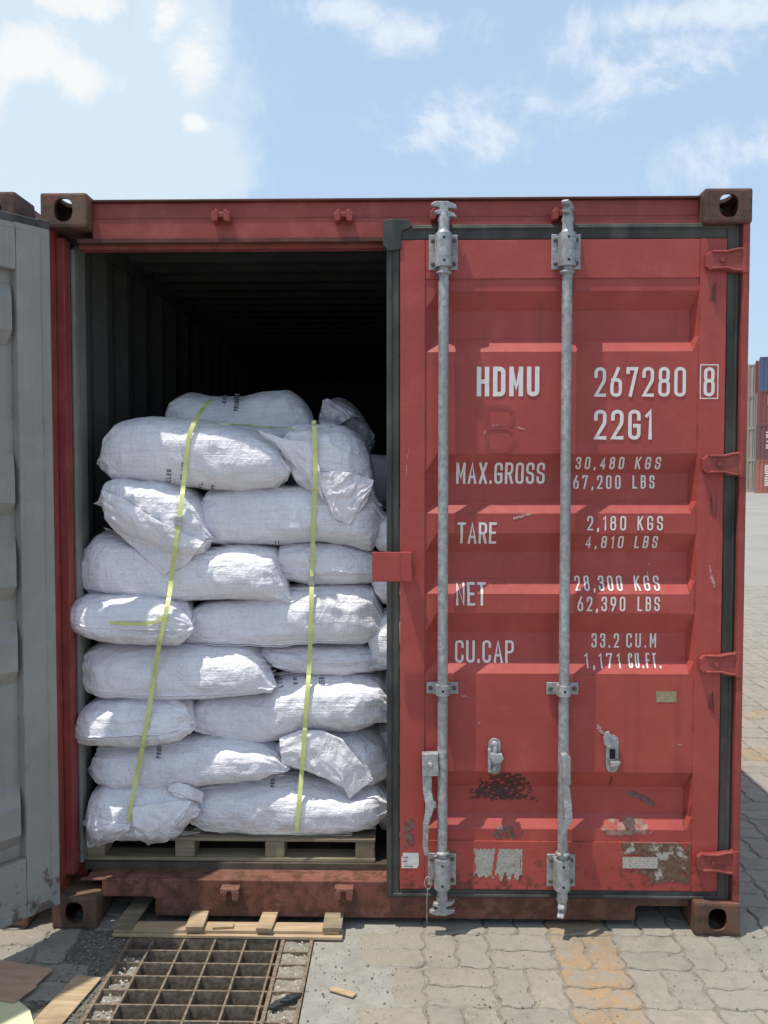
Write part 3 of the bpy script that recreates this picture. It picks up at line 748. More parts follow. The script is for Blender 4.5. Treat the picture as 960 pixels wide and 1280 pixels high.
def m_decal(name, c1, c2, sc, lo, hi, stretch=(1, 1, 1), det=8, rough=.7, c3=None, fall=.22, fw=.28):
    k = MT(name); n = k.noise(sc, det, .65, scale=stretch)
    sx = k.N.new('ShaderNodeSeparateXYZ'); k.L.new(k.N.new('ShaderNodeUVMap').outputs[0], sx.inputs[0])
    e = k.mth('MINIMUM', k.mth('MINIMUM', sx.outputs[0], k.mth('SUBTRACT', 1, sx.outputs[0])), k.mth('MINIMUM', sx.outputs[1], k.mth('SUBTRACT', 1, sx.outputs[1])))
    n = k.mth('SUBTRACT', n, k.rmp(e, 0, fw, fall, 0)); n2 = k.noise(sc*2.3, 6, .6, loc=(3, 3, 3))
    c = k.mix(k.rmp(n2, .38, .62), c1, c2)
    if c3: c = k.mix(k.rmp(k.noise(sc*.8, 8, .7, loc=(9, 1, 2)), .55, .62), c, c3)
    k.set('Base Color', c).set('Roughness', rough).set('Alpha', k.rmp(n, lo, hi)); k.set('Normal', k.bump(n2, .4, .003)); return k.m
SCUFF = m_decal('dark scrape', (.05, .02, .018), (.10, .035, .03), 48, .34, .50, fall=.20, fw=.16)
TORN = m_decal('torn grey decal', (.40, .38, .32), (.30, .28, .24), 40, .30, .33, (2.6, 1, .35), fall=.16, fw=.10)
PEEL = m_decal('peeled and rusted patch', (.10, .055, .035), (.17, .10, .06), 26, .36, .40, c3=(.40, .36, .32), fall=.08, fw=.1)
PALE = m_decal('pale rubbed filler', (.34, .20, .15), (.24, .13, .10), 16, .45, .52)
SCR = m_decal('grey scuff', (.13, .07, .06), (.19, .12, .10), 40, .44, .52)
def tri(u, v):
    w = 1-v
    n_ = .10*math.sin(u*23+v*9)+.07*math.sin(u*57-v*21)+.05*math.sin(v*44+u*11)
    return abs(u-.5+.05*math.sin(v*7))+n_*.8 < .20+.34*w*w and n_ > -.13
decal(rdoor, 578, 678, 965, 1007, SCUFF, tri, 'scrape')
decal(rdoor, 592, 653, 1061, 1104, TORN, lambda u, v: v > .12+.12*abs(math.sin(u*17))+.08*math.sin(u*41) and not (abs(u-.43-.10*(v-.5)) < .035 and v > .2), 'torn_decal')
decal(rdoor, 776, 862, 1053, 1104, PEEL, lambda u, v: (u > .22+.25*(1-v)*abs(math.sin(v*9+.6)) or v > .7), 'peeled_patch', .001)
decal(rdoor, 734, 836, 1021, 1050, PALE, lambda u, v: v < .95-.5*abs(u-.4), 'scrape', .0012)
decal(rdoor, 775, 835, 985, 1022, SCR, lambda u, v: abs(v-(.80-.75*u**1.6)) < .12 or (u < .35 and .82 < v < 1), 'scrape', .0014)
decal(rdoor, 610, 655, 1030, 1052, SCR, None, 'scrape', .001)
decal(rdoor, 502, 520, 1018, 1066, SCR, lambda u, v: u > .12, 'scrape', .001)
LABEL = simple('label paper', (.60, .58, .54), (.68, .66, .62), 60, .6)
OLIVE = simple('olive label', (.26, .22, .12), (.34, .30, .18), 60, .5)
decal(rdoor, 502, 523.5, 1066, 1085, LABEL, lambda u, v: not (u < .07 and v > .8) and not (u > .93 and v < .15))
decal(rdoor, 820.5, 846, 864.5, 878, OLIVE)
decal(rdoor, 778, 822, 1071, 1085, m_decal('smeared print label', (.5, .46, .40), (.30, .27, .23), 90, .1, .3, fall=0), None, 'sticker', .0022)
mb = MB()
for (x0, x1, yy) in ((504, 510, 1071), (504, 509, 1076), (505, 516, 1082)):
    a = P(x0, yy+.9, YD); b = P(x1, yy, YD); mb.box(a[0], b[0], YD-.0022, YD-.0018, a[2], b[2])
mb.build('marking', INK, rdoor)
RUN = m_decal('rust run', (.11, .045, .028), (.15, .06, .035), 34, .44, .62, (3.2, 1, .14), fall=.30, fw=.40)
for a_ in ((548, 566, 1044, 1066), (696, 716, 1040, 1064), (700, 706, 868, 930), (548, 553, 868, 935), (878, 902, 600, 668), (876, 900, 848, 905), (880, 903, 342, 392), (850, 868, 1000, 1052), (612, 624, 966, 1000), (760, 770, 966, 990), (560, 566, 340, 372), (712, 719, 340, 376)):
    decal(rdoor, *a_, RUN, None, 'rust_run', .0006)
NICK = m_decal('pale scratch', (.46, .24, .21), (.52, .36, .33), 60, .40, .52, (1, 1, 1), fall=.2, fw=.3)
for x0, x1, y0, y1, sl in ((599, 626, 528, 546, 1), (640, 662, 532, 538, -1), (633, 672, 640, 652, 1), (597, 601, 902, 906, 1), (742, 762, 900, 925, -1), (640, 655, 1088, 1100, 1), (836, 858, 930, 934, 1), (574, 590, 868, 873, -1), (812, 816, 700, 730, 1), (506, 512, 560, 610, 1), (884, 896, 700, 740, -1)):
    decal(rdoor, x0, x1, y0, y1, NICK, (lambda u, v, sl=sl: abs((v if sl > 0 else 1-v)-u**.8) < .14), 'scratch', .0009)
# red lock-box plate that laps over the left edge of the closed leaf
mb = MB(); a = P(465, 727, -.03); b = P(515, 690, -.03)
mb.box(a[0], b[0], -.036, -.026, a[2], b[2], 0, .003); mb.box(a[0]+.100, b[0]-.004, -.026, YD-.001, a[2]+.004, b[2]-.004, 0, .002)
mb.box(P(500, 700, -.03)[0]-.002, P(500, 700, -.03)[0]+.002, -.0375, -.0362, a[2]+.006, b[2]-.006)
mb.build('overlap_plate', RED, rdoor)
# seal wire
mb = MB(); x_, y_, z_ = P(535, 1100, -.03)
pts = [(x_+.012*math.cos(t_), -.032, z_-.010+.022*math.sin(t_)) for t_ in np.linspace(0, 2*math.pi, 18)]
mb.tube(pts, .0016, 6, cap=False); mb.tube([(x_-.002, -.032, z_-.03), (x_-.004, -.034, z_-.08), (x_-.003, -.034, z_-.15)], .0014, 6)
mb.build('seal_wire', GALV, rdoor)

# ------------------------------------------------------------------ sacks
ALLV = []; ALLF = []
def interp(pts, x):
    xs = np.array([p[0] for p in pts], float); ys = np.array([p[1] for p in pts], float)
    # catmull-like monotone cubic (pchip)
    h = np.diff(xs); d = np.diff(ys)/h; mth_ = np.zeros_like(xs); mth_[0] = d[0]; mth_[-1] = d[-1]
    for i in range(1, len(xs)-1):
        mth_[i] = 0 if d[i-1]*d[i] <= 0 else 2*d[i-1]*d[i]/(d[i-1]+d[i])
    i = np.clip(np.searchsorted(xs, x)-1, 0, len(xs)-2); t = (x-xs[i])/h[i]
    return (2*t**3-3*t**2+1)*ys[i]+(t**3-2*t**2+t)*h[i]*mth_[i]+(-2*t**3+3*t**2)*ys[i+1]+(t**3-t**2)*h[i]*mth_[i+1]
def make_bag(top, bot, yf, D, label, ends=('g', 'g'), seam=None, mat=None, wr=1.0, seed=0, nu=170, nv=110, ysil=None, ex=2.9, lump=1.0, group='white sacks stacked on the pallet'):
    ysil = yf+.07 if ysil is None else ysil
    x0 = min(top[0][0], bot[0][0])-2; x1 = max(top[-1][0], bot[-1][0])+2
    top = [(x0, top[0][1])]*(top[0][0] > x0)+top+[(x1, top[-1][1])]*(top[-1][0] < x1)
    bot = [(x0, bot[0][1])]*(bot[0][0] > x0)+bot+[(x1, bot[-1][1])]*(bot[-1][0] < x1)
    s = np.linspace(0, 1, nu); u = .5-.5*np.cos(math.pi*s); u = .35*s+.65*u
    px = x0+(x1-x0)*u
    ty = interp(top, px); by = interp(bot, px); by = np.maximum(by, ty+1)
    A = np.array([P(a, b, ysil) for a, b in zip(px, ty)]); Bm = np.array([P(a, b, ysil) for a, b in zip(px, by)])
    X = (A[:, 0]+Bm[:, 0])/2; zt = A[:, 2]+.007; zb = Bm[:, 2]-.007
    Lx = X[-1]-X[0]; d0 = X-X[0]; d1 = X[-1]-X
    zt = zt; zb = zb
    def endf(d, kind):
        r = {'g': .016, 'f': .035, 'r': .03}[kind]; q = np.clip(d/r, 0, 1)
        return np.sqrt(np.clip(1-(1-q)**2, 0, 1))
    e = endf(d0, ends[0])*endf(d1, ends[1])
    hz = (zt-zb)/2*np.maximum(.04, e); mid = (zt+zb)/2
    hmax = hz.max(); Dd = D/2*np.maximum(.03, np.minimum(1, (hz/hmax)**.55))*np.minimum(1, .25+.75*np.sqrt(np.clip(np.minimum(d0, d1)/.10, 0, 1)))
    th = np.linspace(0, 2*math.pi, nv, endpoint=False)
    c, sn = np.cos(th), np.sin(th)
    cc = np.sign(c)*np.abs(c)**(2/ex); ss = np.sign(sn)*np.abs(sn)**(2/ex)
    Xg = np.repeat(X[:, None], nv, 1); Yc = yf+.07+(D/2-.07)*Dd/(D/2); Yg = Yc[:, None]-Dd[:, None]*cc[None]; Zg = mid[:, None]+hz[:, None]*ss[None]
    sd = seed*3.37
    # lumps
    amp = np.minimum(1, e)[:, None]
    nx_ = np.zeros_like(Xg); ny = -cc[None]*np.ones_like(Xg); nz = ss[None]*np.ones_like(Xg); nn = np.sqrt(ny**2+nz**2); ny /= nn; nz /= nn
    frontness = np.clip(cc, 0, 1)[None]
    dsp = .0075*lump*fbm(Xg*7+sd, Yg*7, Zg*9+sd, 2)*frontness
    # broad diagonal slumps in the cloth
    rg = 1-np.abs(fbm(Xg*9+Zg*11+sd, Yg*10, Zg*14-Xg*6+sd, 3)); dsp += .0075*wr*(rg-.6)*(.3+.7*frontness)
    rg2 = 1-np.abs(fbm(Xg*30+sd*2, Yg*22, Zg*34+Xg*12, 2)); dsp += .0016*wr*(rg2-.6)
    # gathers radiating from the ends
    for dd, kd, k_ in ((d0, ends[0], 1.3), (d1, ends[1], 5.1)):
        if kd in 'gf':
            reach = .055 if kd == 'g' else .10
            fall = np.exp(-dd/reach)[:, None]
            w = np.sin(th[None]*9+1.8*fbm(Xg*6+k_, th[None]*1.1*np.ones_like(Xg), Xg*0+sd, 2)*2+k_)+.6*np.sin(th[None]*17+fbm(Xg*14, th[None]*2+Xg*0, Xg*0+sd+k_, 2)*2.5)
            dsp += .0062*wr*fall*w*np.minimum(1, hz/.03)[:, None]
    # sharp tucks fanning from the gathered ends
    Yg = Yg+ny*dsp*amp; Zg = Zg+nz*dsp*amp
    Xg = Xg+.004*wr*fbm(th[None]*2+Xg*0+sd, Xg*5, Zg*20, 2)*(1-e)[:, None]*4
    # stitched seam ridge on the front
    if seam is not None:
        zz = mid[:, None]+hz[:, None]*seam+.006*np.sin(Xg*9+sd)
        rd = np.exp(-((Zg-zz)/.004)**2)*frontness; Yg = Yg-.006*rd; Yg = Yg+.004*np.exp(-((Zg-zz+.010)/.005)**2)*frontness
    V = np.stack([Xg, Yg, Zg], 2).reshape(-1, 3)
    ca = V[:nv].mean(0); cb = V[-nv:].mean(0)
    V = np.vstack([V, ca, cb]); ia, ib = len(V)-2, len(V)-1; F_ = []
    for i in range(nu-1):
        for j in range(nv):
            k2 = (j+1) % nv; F_.append((i*nv+j, i*nv+k2, (i+1)*nv+k2, (i+1)*nv+j))
    F_ += [(ia, (j+1) % nv, j) for j in range(nv)]+[(ib, (nu-1)*nv+j, (nu-1)*nv+(j+1) % nv) for j in range(nv)]
    b0 = sum(len(q) for q in ALLV); ALLV.append(V); ALLF.extend([tuple(b0+i for i in f) for f in F_])
    org = V.mean(0); org[2] = V[:, 2].min()
    me = bpy.data.meshes.new('sack'); me.from_pydata((V-org).tolist(), [], F_); me.materials.append(mat or BAG)
    me.polygons.foreach_set('use_smooth', [True]*len(me.polygons))
    uvl = me.uv_layers.new(name='UVMap'); li = np.empty(len(me.loops), int); me.loops.foreach_get('vertex_index', li)
    UV = np.zeros((len(V), 2)); UV[:, 0] = V[:, 0]; UV[:-2, 1] = np.tile(np.abs(th-math.pi)/math.pi*.45, nu)
    uvl.data.foreach_set('uv', UV[li].ravel()); me.update()
    # outward normals check
    o = bpy.data.objects.new('sack', me); o.location = org; S.collection.objects.link(o)
    bm = bmesh.new(); bm.from_mesh(me); bmesh.ops.recalc_face_normals(bm, faces=bm.faces[:]); bm.to_mesh(me); bm.free()
    tag(o, label, 'sack', group)
    if seam is not None:
        j = int(np.argmin(np.abs(ss-seam)+(cc < 0)*9)); V3 = V[:-2].reshape(nu, nv, 3)
        q = V3[6:-6:2, j]; q = np.array([q[max(0, i-2):i+3].mean(0) for i in range(len(q))])
        for dz_, r_ in ((0, .0032), (-.009, .0016)):
            t_ = MB(); t_.tube([Vector(p)-Vector(org)+Vector((0, -.0012, dz_+.0015*math.sin(i*.9))) for i, p in enumerate(q)], r_, 6)
            t_.build('stitched_seam', FLAP, o)
    return o
JOBS = []
def make_flap(*a, **k): JOBS.append((a, k))
def make_flap_now(parent, E0, E1, y0, y1, seed=0, nu=70, nv=50, amp=.010, name='loose_mouth', bulge=.02, fr=1.0):
    """crumpled loose cloth between two traced edges (lists of px points); y0,y1 = distance of each edge"""
    def res(E, n):
        E = np.array(E, float); d = np.r_[0, np.cumsum(np.linalg.norm(np.diff(E, axis=0), axis=1))]; t = np.linspace(0, d[-1], n)
        return np.stack([np.interp(t, d, E[:, 0]), np.interp(t, d, E[:, 1])], 1)
    a, b = res(E0, nu), res(E1, nu); g = np.zeros((nu, nv, 3)); sd = seed*5.1
    Q = np.zeros((nu, nv, 2)); Yh = np.zeros((nu, nv))
    for j in range(nv):
        t = j/(nv-1); Q[:, j] = a*(1-t)+b*t
        for i in range(nu):
            h = BV.ray_cast(Vector(CAM), Vector(ray(*Q[i, j]))); Yh[i, j] = min(h[0].y if h[0] is not None else 9, max(y0, y1)+.06)
    def blur(A, k):
        for _ in range(k):
            B_ = np.pad(A, 1, mode='edge'); A = (B_[:-2, 1:-1]+B_[2:, 1:-1]+B_[1:-1, :-2]+B_[1:-1, 2:]+A)/5
        return A
    def mn(A, k):
        for _ in range(k):
            B_ = np.pad(A, 1, mode='edge'); A = np.minimum.reduce([B_[:-2, 1:-1], B_[2:, 1:-1], B_[1:-1, :-2], B_[1:-1, 2:], A])
        return A
    Yh = blur(mn(Yh, 4), 14)-.004-bulge*np.sin(math.pi*np.linspace(0, 1, nv))[None]*.5
    for j in range(nv):
        for i in range(nu): g[i, j] = P(Q[i, j, 0], Q[i, j, 1], Yh[i, j])
    x, z = g[..., 0], g[..., 2]; s = np.linspace(0, 1, nu)[:, None]; t = np.linspace(0, 1, nv)[None]
    r = 1-np.abs(fbm(s*7*fr+sd+t*2, t*3*fr+sd, x*0+sd, 3)); r2 = fbm(x*26+sd, z*26, x*0+sd, 3)
    fold = np.sin(s*26*fr+2.5*fbm(s*3+sd, t*2.5+sd, x*0, 2)*2)
    g[..., 1] += -amp*(r-.75)*1.3+amp*.10*r2-amp*.5*fold*(.35+.65*t)
    g[..., 0] += .003*vn(x*18, z*18, x*0+sd); g[..., 2] += .003*vn(x*18, z*18+sd, x*0+2)
    V = g.reshape(-1, 3); F_ = [(i*nv+j, i*nv+j+1, (i+1)*nv+j+1, (i+1)*nv+j) for i in range(nu-1) for j in range(nv-1)]
    b0 = sum(len(q) for q in ALLV); ALLV.append(V.copy()); ALLF.extend([tuple(b0+i for i in f) for f in F_])
    V = V-np.array(parent.location)
    me = bpy.data.meshes.new(name); me.from_pydata(V.tolist(), [], F_); me.materials.append(FLAP)
    me.polygons.foreach_set('use_smooth', [True]*len(F_)); uvl = me.uv_layers.new(name='UVMap')
    li = np.empty(len(me.loops), int); me.loops.foreach_get('vertex_index', li); uvl.data.foreach_set('uv', V[:, [0, 2]][li].ravel()); me.update()
    o = bpy.data.objects.new(name, me); S.collection.objects.link(o); o.parent = parent
    md = o.modifiers.new('s', 'SOLIDIFY'); md.thickness = .0015; return o

YB = .165
bA = make_bag([(126, 572), (131, 545), (150, 527), (180, 521), (230, 523), (280, 531), (320, 543), (346, 560), (359, 582)], [(126, 585), (140, 600), (180, 604), (220, 607), (260, 611), (300, 613), (340, 609), (359, 596)],
              0.13, .46, 'long white sack on top at the left, leaning over the folded sack', seed=1, lump=.8)
bB = make_bag([(352, 552), (365, 536), (390, 530), (425, 533), (447, 545), (461, 568), (467, 600), (468, 625)], [(352, 575), (372, 604), (400, 622), (430, 640), (450, 648), (468, 640)],
              0.165, .50, 'bulging top right sack with its loose mouth hanging forward over the others', ends=('g', 'r'), seed=2, wr=2.0)
make_flap(bB, [(323, 537), (332, 541), (352, 548), (380, 552), (395, 556)], [(327, 545), (345, 556), (362, 575), (385, 600), (405, 626)], .12, .10, 3, amp=.006, fr=.6)
make_flap(bB, [(398, 590), (420, 588), (445, 592), (468, 600)], [(406, 622), (418, 648), (437, 656), (458, 628)], .118, .085, 4, amp=.008, fr=.6)
bC = make_bag([(125, 625), (131, 605), (155, 597), (190, 601), (222, 611), (243, 628), (257, 655)], [(125, 635), (138, 658), (165, 672), (200, 686), (235, 700), (257, 690)],
              0.095, .50, 'sack end with crumpled folded mouth below the top left sack', ends=('r', 'r'), seed=3, wr=1.9)
make_flap(bC, [(128, 612), (150, 620), (180, 640), (212, 658), (255, 678)], [(130, 650), (160, 680), (185, 702), (205, 718), (232, 708)], .11, .085, 8, amp=.007, fr=.5)
bD = make_bag([(249, 628), (260, 614), (300, 610), (350, 609), (400, 610), (440, 610), (466, 612), (480, 640)], [(249, 668), (262, 680), (300, 682), (350, 682), (400, 678), (440, 684), (462, 689), (480, 662)],
              0.18, .46, 'long sack in the second row under the bulging top right one', seed=4, ends=('g', 'f'))
bE = make_bag([(101, 712), (108, 682), (122, 668), (150, 672), (190, 684), (250, 690), (300, 684), (340, 690), (354, 725), (364, 748)], [(101, 728), (110, 741), (150, 748), (200, 753), (280, 750), (335, 753), (364, 753)],
              0.13, .46, 'third row long sack at the left with a pointed right corner', seed=5, ends=('g', 'g'))
bF = make_bag([(341, 716), (350, 686), (380, 680), (420, 680), (450, 686), (478, 694)], [(341, 719), (360, 727), (400, 731), (440, 731), (478, 727)],
              0.205, .44, 'flat short sack at the right of the third row with a front seam', seed=6, seam=-.25, ends=('f', 'r'))
bG = make_bag([(83, 768), (92, 752), (110, 746), (150, 746), (190, 750), (215, 757), (236, 772)], [(83, 776), (95, 792), (120, 804), (170, 808), (215, 806), (236, 796)],
              0.045, .50, 'fourth row short sack that juts out furthest left', seed=7, seam=-.12, ends=('r', 'f'), wr=1.3)
bH = make_bag([(226, 786), (236, 768), (258, 756), (300, 750), (350, 740), (400, 733), (440, 732), (466, 738), (478, 762)], [(226, 794), (245, 803), (300, 808), (350, 810), (400, 807), (450, 806), (478, 796)],
              0.18, .46, 'fourth row long sack with a broad sunlit band', seed=8, seam=-.72)
bI = make_bag([(100, 836), (106, 818), (125, 809), (200, 809), (260, 811), (300, 815), (322, 828), (341, 854)], [(100, 852), (112, 868), (140, 875), (200, 877), (260, 875), (310, 871), (341, 864)],
              0.11, .46, 'fifth row long sack at the left with a rounded right end', seed=9, seam=-.55)
bJ = make_bag([(328, 812), (360, 809), (400, 808), (440, 806), (467, 812), (487, 824)], [(328, 822), (350, 834), (390, 843), (430, 845), (487, 834)],
              0.22, .44, 'thin squashed sack at the right of the fifth row', seed=10, ends=('f', 'g'), wr=1.4, seam=.1)
bK = make_bag([(236, 896), (244, 882), (262, 874), (300, 872), (330, 866), (350, 851), (400, 845), (450, 846), (473, 853), (488, 872)], [(236, 908), (250, 918), (290, 929), (335, 930), (370, 921), (400, 916), (440, 918), (488, 902)],
              0.165, .48, 'sixth row long twisted sack with faded print on its shoulder', seed=11, ends=('g', 'g'), wr=1.3)
bL = make_bag([(93, 908), (102, 888), (120, 879), (160, 877), (210, 878), (232, 888), (240, 900)], [(93, 918), (100, 930), (130, 936), (180, 934), (220, 928), (240, 912)],
              0.06, .50, 'sixth row short sack at the left with a stitched seam', seed=12, seam=-.22, ends=('r', 'g'), wr=1.4)
bM = make_bag([(115, 956), (120, 940), (150, 934), (210, 930), (280, 924), (320, 932), (345, 944), (358, 958)], [(115, 970), (122, 981), (150, 986), (200, 987), (260, 983), (320, 976), (358, 964)],
              0.12, .46, 'seventh row long sack at the left pointing to the right', seed=13)
bN = make_bag([(346, 932), (355, 917), (380, 912), (420, 916), (455, 920), (476, 930), (488, 948)], [(346, 945), (362, 958), (390, 968), (430, 980), (462, 986), (488, 970)],
              0.185, .46, 'seventh row sack at the right under a translucent crumpled flap', seed=14, ends=('r', 'r'), wr=1.3)
make_flap(bN, [(349, 922), (375, 912), (405, 914), (428, 924)], [(352, 955), (390, 966), (430, 985), (436, 999), (468, 975)], .120, .095, 15, amp=.006, fr=.5)
bO = make_bag([(107, 1012), (114, 992), (135, 983), (180, 984), (220, 980), (238, 986), (243, 1006)], [(107, 1036), (118, 1052), (150, 1054), (185, 1053), (215, 1052), (243, 1024)],
              0.075, .50, 'lowest left sack with its crumpled mouth drooping over the pallet edge', seed=16, ends=('r', 'r'), wr=1.3)
make_flap(bO, [(110, 1018), (130, 1024), (150, 1030), (163, 1030)], [(105, 1058), (112, 1062), (135, 1055), (160, 1044)], .115, .088, 17, amp=.006, fr=.5)
make_flap(bO, [(165, 1010), (195, 1005), (225, 1000), (240, 1002)], [(168, 1048), (185, 1058), (210, 1052), (222, 1030)], .112, .085, 18, amp=.007, fr=.45)
make_flap(bO, [(208, 983), (222, 977), (235, 981), (254, 990)], [(212, 992), (225, 998), (242, 1000), (252, 1004)], .11, .095, 19, amp=.005, nu=30, nv=20, fr=.5)
bP = make_bag([(238, 1004), (246, 988), (270, 984), (310, 980), (350, 977), (400, 986), (440, 990), (468, 986), (487, 1000)], [(238, 1030), (260, 1042), (320, 1047), (380, 1047), (430, 1044), (468, 1034), (487, 1016)],
              0.15, .48, 'lowest right long sack lying on the pallet boards', seed=20, ends=('g', 'g'))
bQ = make_bag([(211, 520), (220, 502), (238, 493), (270, 497), (300, 497), (330, 491), (358, 489), (374, 498), (390, 520), (395, 535)], [(211, 560), (240, 575), (300, 580), (360, 575), (395, 560)],
              .48, .46, 'sack of the rear stack seen above the top row, with upright black print', seed=21, ends=('f', 'r'), ysil=.62, wr=1.2, group='sacks of the rear stack')
bR = make_bag([(396, 530), (408, 505), (425, 500), (445, 512), (462, 530)], [(396, 560), (420, 580), (462, 575)], .66, .46, 'dull grey sack with crumpled mouth deep in the dark behind the top row', seed=22, mat=BAGD, ends=('f', 'r'), ysil=.8, wr=2, group='sacks of the rear stack')
make_flap(bR, [(398, 528), (403, 500), (410, 498), (418, 505)], [(412, 534), (425, 530), (440, 522), (450, 520)], .64, .62, 23, amp=.02, nu=40, nv=30)
# the next pallet's column, glimpsed in the slot beside the closed door
RC = [(600, 640), (640, 695), (697, 760), (762, 838), (840, 905), (907, 960), (962, 1045)]
for i, (a, b) in enumerate(RC[1:]):
    x0 = 464+(i % 2)*4
    make_bag([(x0, a+22), (x0+10, a+7), (x0+40, a), (x0+150, a), (x0+225, a+4), (x0+240, a+24)], [(x0, b-20), (x0+12, b-6), (x0+50, b), (x0+150, b), (x0+225, b-4), (x0+240, b-22)],
             (.19 if i < 3 else .30), .44, ['bright sack end in the slot above the red overlap plate', 'sack end in the slot just below the red overlap plate', 'gathered sack end beside the fourth row at the door edge',
                        'sack of the next column hidden behind the closed door at knee height', 'hidden sack under the knee high one behind the closed door', 'lowest hidden sack behind the closed door'][i], seed=30+i, group='sacks of the next pallet')

# rear stack body so that the top rear sacks rest on something
for i in range(6):
    z0 = .29+i*.235; pa = 1  # simple long sacks, hardly lit
    y_ = .64
    def pz(x, z): 
        v = np.array([x, y_+.02, z])-CAM; return 480+F*(v@R1)/(v@D0), 640-F*(v@U1)/(v@D0)
    for k_, (xa, xb) in enumerate(((-.98, -.48), (-.46, .02))):
        (pa, ta), (pb, _) = pz(xa, z0+.24), pz(xb, z0+.24); (_, ba) = pz(xa, z0)
        h_ = ba-ta
        make_bag([(pa, ta+h_*.35), (pa+14, ta+5), (pa+60, ta), (pb-50, ta), (pb-12, ta+5), (pb, ta+h_*.3)], [(pa, ba-h_*.35), (pa+16, ba-4), (pa+60, ba), (pb-50, ba), (pb-12, ba-4), (pb, ba-h_*.3)],
                 y_-.0, .44, ('left' if k_ == 0 else 'right')+' sack of the hidden rear stack, '+('at the bottom', 'one up from the bottom', 'two up from the bottom', 'three up from the bottom', 'four up from the bottom', 'right below the top rear ones')[i],
                 seed=50+i*2+k_, nu=40, nv=32, ysil=y_+.02, group='sacks of the rear stack')

BV = BVHTree.FromPolygons(np.vstack(ALLV).tolist(), ALLF)
for a_, k_ in JOBS: make_flap_now(*a_, **k_)
BV = BVHTree.FromPolygons(np.vstack(ALLV).tolist(), ALLF)
def hit(px, py, default=.12):
    v = Vector(ray(px, py)); h = BV.ray_cast(Vector(CAM), v)
    return h[0] if h[0] is not None else Vector(P(px, py, default))
def strap(path, width, label, taut=.9, smooth=7, lift=.004, name='strap', n=160):
    pa = np.array(path, float); d = np.r_[0, np.cumsum(np.linalg.norm(np.diff(pa, axis=0), axis=1))]; t = np.linspace(0, d[-1], n)
    q = np.stack([np.interp(t, d, pa[:, 0]), np.interp(t, d, pa[:, 1])], 1)
    q = np.array([q[np.clip(np.arange(i-4, i+5), 0, n-1)].mean(0) for i in range(n)])
    ys = np.array([hit(a, b).y for a, b in q])
    # taut band: pulls across hollows, follows only the crowns
    m_ = np.array([ys[max(0, i-smooth):i+smooth+1].min() for i in range(n)])
    m_ = np.array([m_[max(0, i-5):i+6].mean() for i in range(n)])
    ys = np.minimum(m_*taut+ys*(1-taut), ys)-lift
    pts = [Vector(P(a, b, y)) for (a, b), y in zip(q, ys)]
    mb = MB(); vs = []
    for i, p in enumerate(pts):
        dd = (pts[min(i+1, n-1)]-pts[max(i-1, 0)]).normalized(); vdir = Vector((0, 1, .0)); sd = dd.cross(vdir).normalized()*width/2
        nrm = sd.cross(dd).normalized()*.0006
        vs += [p-sd-nrm, p+sd-nrm, p+sd+nrm, p-sd+nrm]
    fs = []
    for i in range(n-1):
        for k in range(4): a, b = i*4+k, i*4+(k+1) % 4; fs.append((a, b, b+4, a+4))
    mb.add(vs, fs); o = mb.build(name, STRAP)
    if label: tag(o, label, 'strap', 'yellow packing straps')
    return o, pts
s1, p1 = strap([(266, 496), (255, 508), (238, 535), (234, 560), (230, 600), (224, 650), (217, 700), (211, 750), (206, 772), (197, 815), (192, 850), (186, 890), (176, 945), (167, 990), (160, 1030)], .0165, 'yellow strap slanting down the left side of the sack stack')
s2, p2 = strap([(392, 522), (394, 560), (394, 600), (391, 680), (389, 760), (387, 830), (383, 880), (380, 930), (376, 980), (370, 1044)], .0165, 'yellow strap running nearly straight down the right of the stack')
strap([(136, 778), (160, 780), (185, 779), (200, 776), (206, 768)], .011, 'short loose yellow strap end lying sideways on the fourth row sack', n=50)
strap([(272, 530), (300, 531), (340, 534), (372, 536)], .006, 'thin yellow cord lying level across the rear top sack', n=50)
# crimp seals
for pts, py_, st in ((p1, 652, s1), (p2, 728, s2)):
    i = min(range(len(pts)), key=lambda j: abs(pts[j].z-P(300, py_, .12)[2])); p = pts[i]
    mb = MB()
    for k in range(2): mb.box(p.x-.012, p.x+.012, p.y-.004, p.y+.001, p.z-.017+k*.019, p.z-.017+k*.019+.015, 0, .001)
    mb.build('crimp_seal', GALV, st)

# taut strings and bands of stretch film bridging the hollows between sacks
FILM = MT('stretch film'); _n = FILM.noise(60, 4, .6, scale=(.12, .2, 3))
FILM.set('Base Color', (.88, .88, .90)).set('Roughness', .18).set('Alpha', FILM.rmp(_n, .42, .72, .03, .38)).set('Normal', FILM.bump(_n, .6, .004)).set('Specular IOR Level', .7); FILM = FILM.m
def film_band(mb, a, b, wpx, n=36, sag=0):
    pts = [(a[0]+(b[0]-a[0])*t, a[1]+(b[1]-a[1])*t+sag*math.sin(math.pi*t)) for t in np.linspace(0, 1, n)]
    rows = []
    for px, py in pts: rows.append([hit(px, py+w_).y for w_ in (-wpx/2, 0, wpx/2)])
    Y = np.array(rows); Y = np.array([Y[max(0, i-7):i+8].min() for i in range(n)]); Y = np.array([Y[max(0, i-4):i+5].mean() for i in range(n)])-.003
    vs = []
    for (px, py), y in zip(pts, Y):
        k_ = .3+.7*math.sin(math.pi*len(vs)/(2*n))**.5
        vs += [P(px, py-wpx/2*k_, y), P(px, py+wpx/2*k_, y)]
    mb.add(vs, [(2*i, 2*i+1, 2*i+3, 2*i+2) for i in range(n-1)], 0, True)
mb = MB(); rf = random.Random(4)
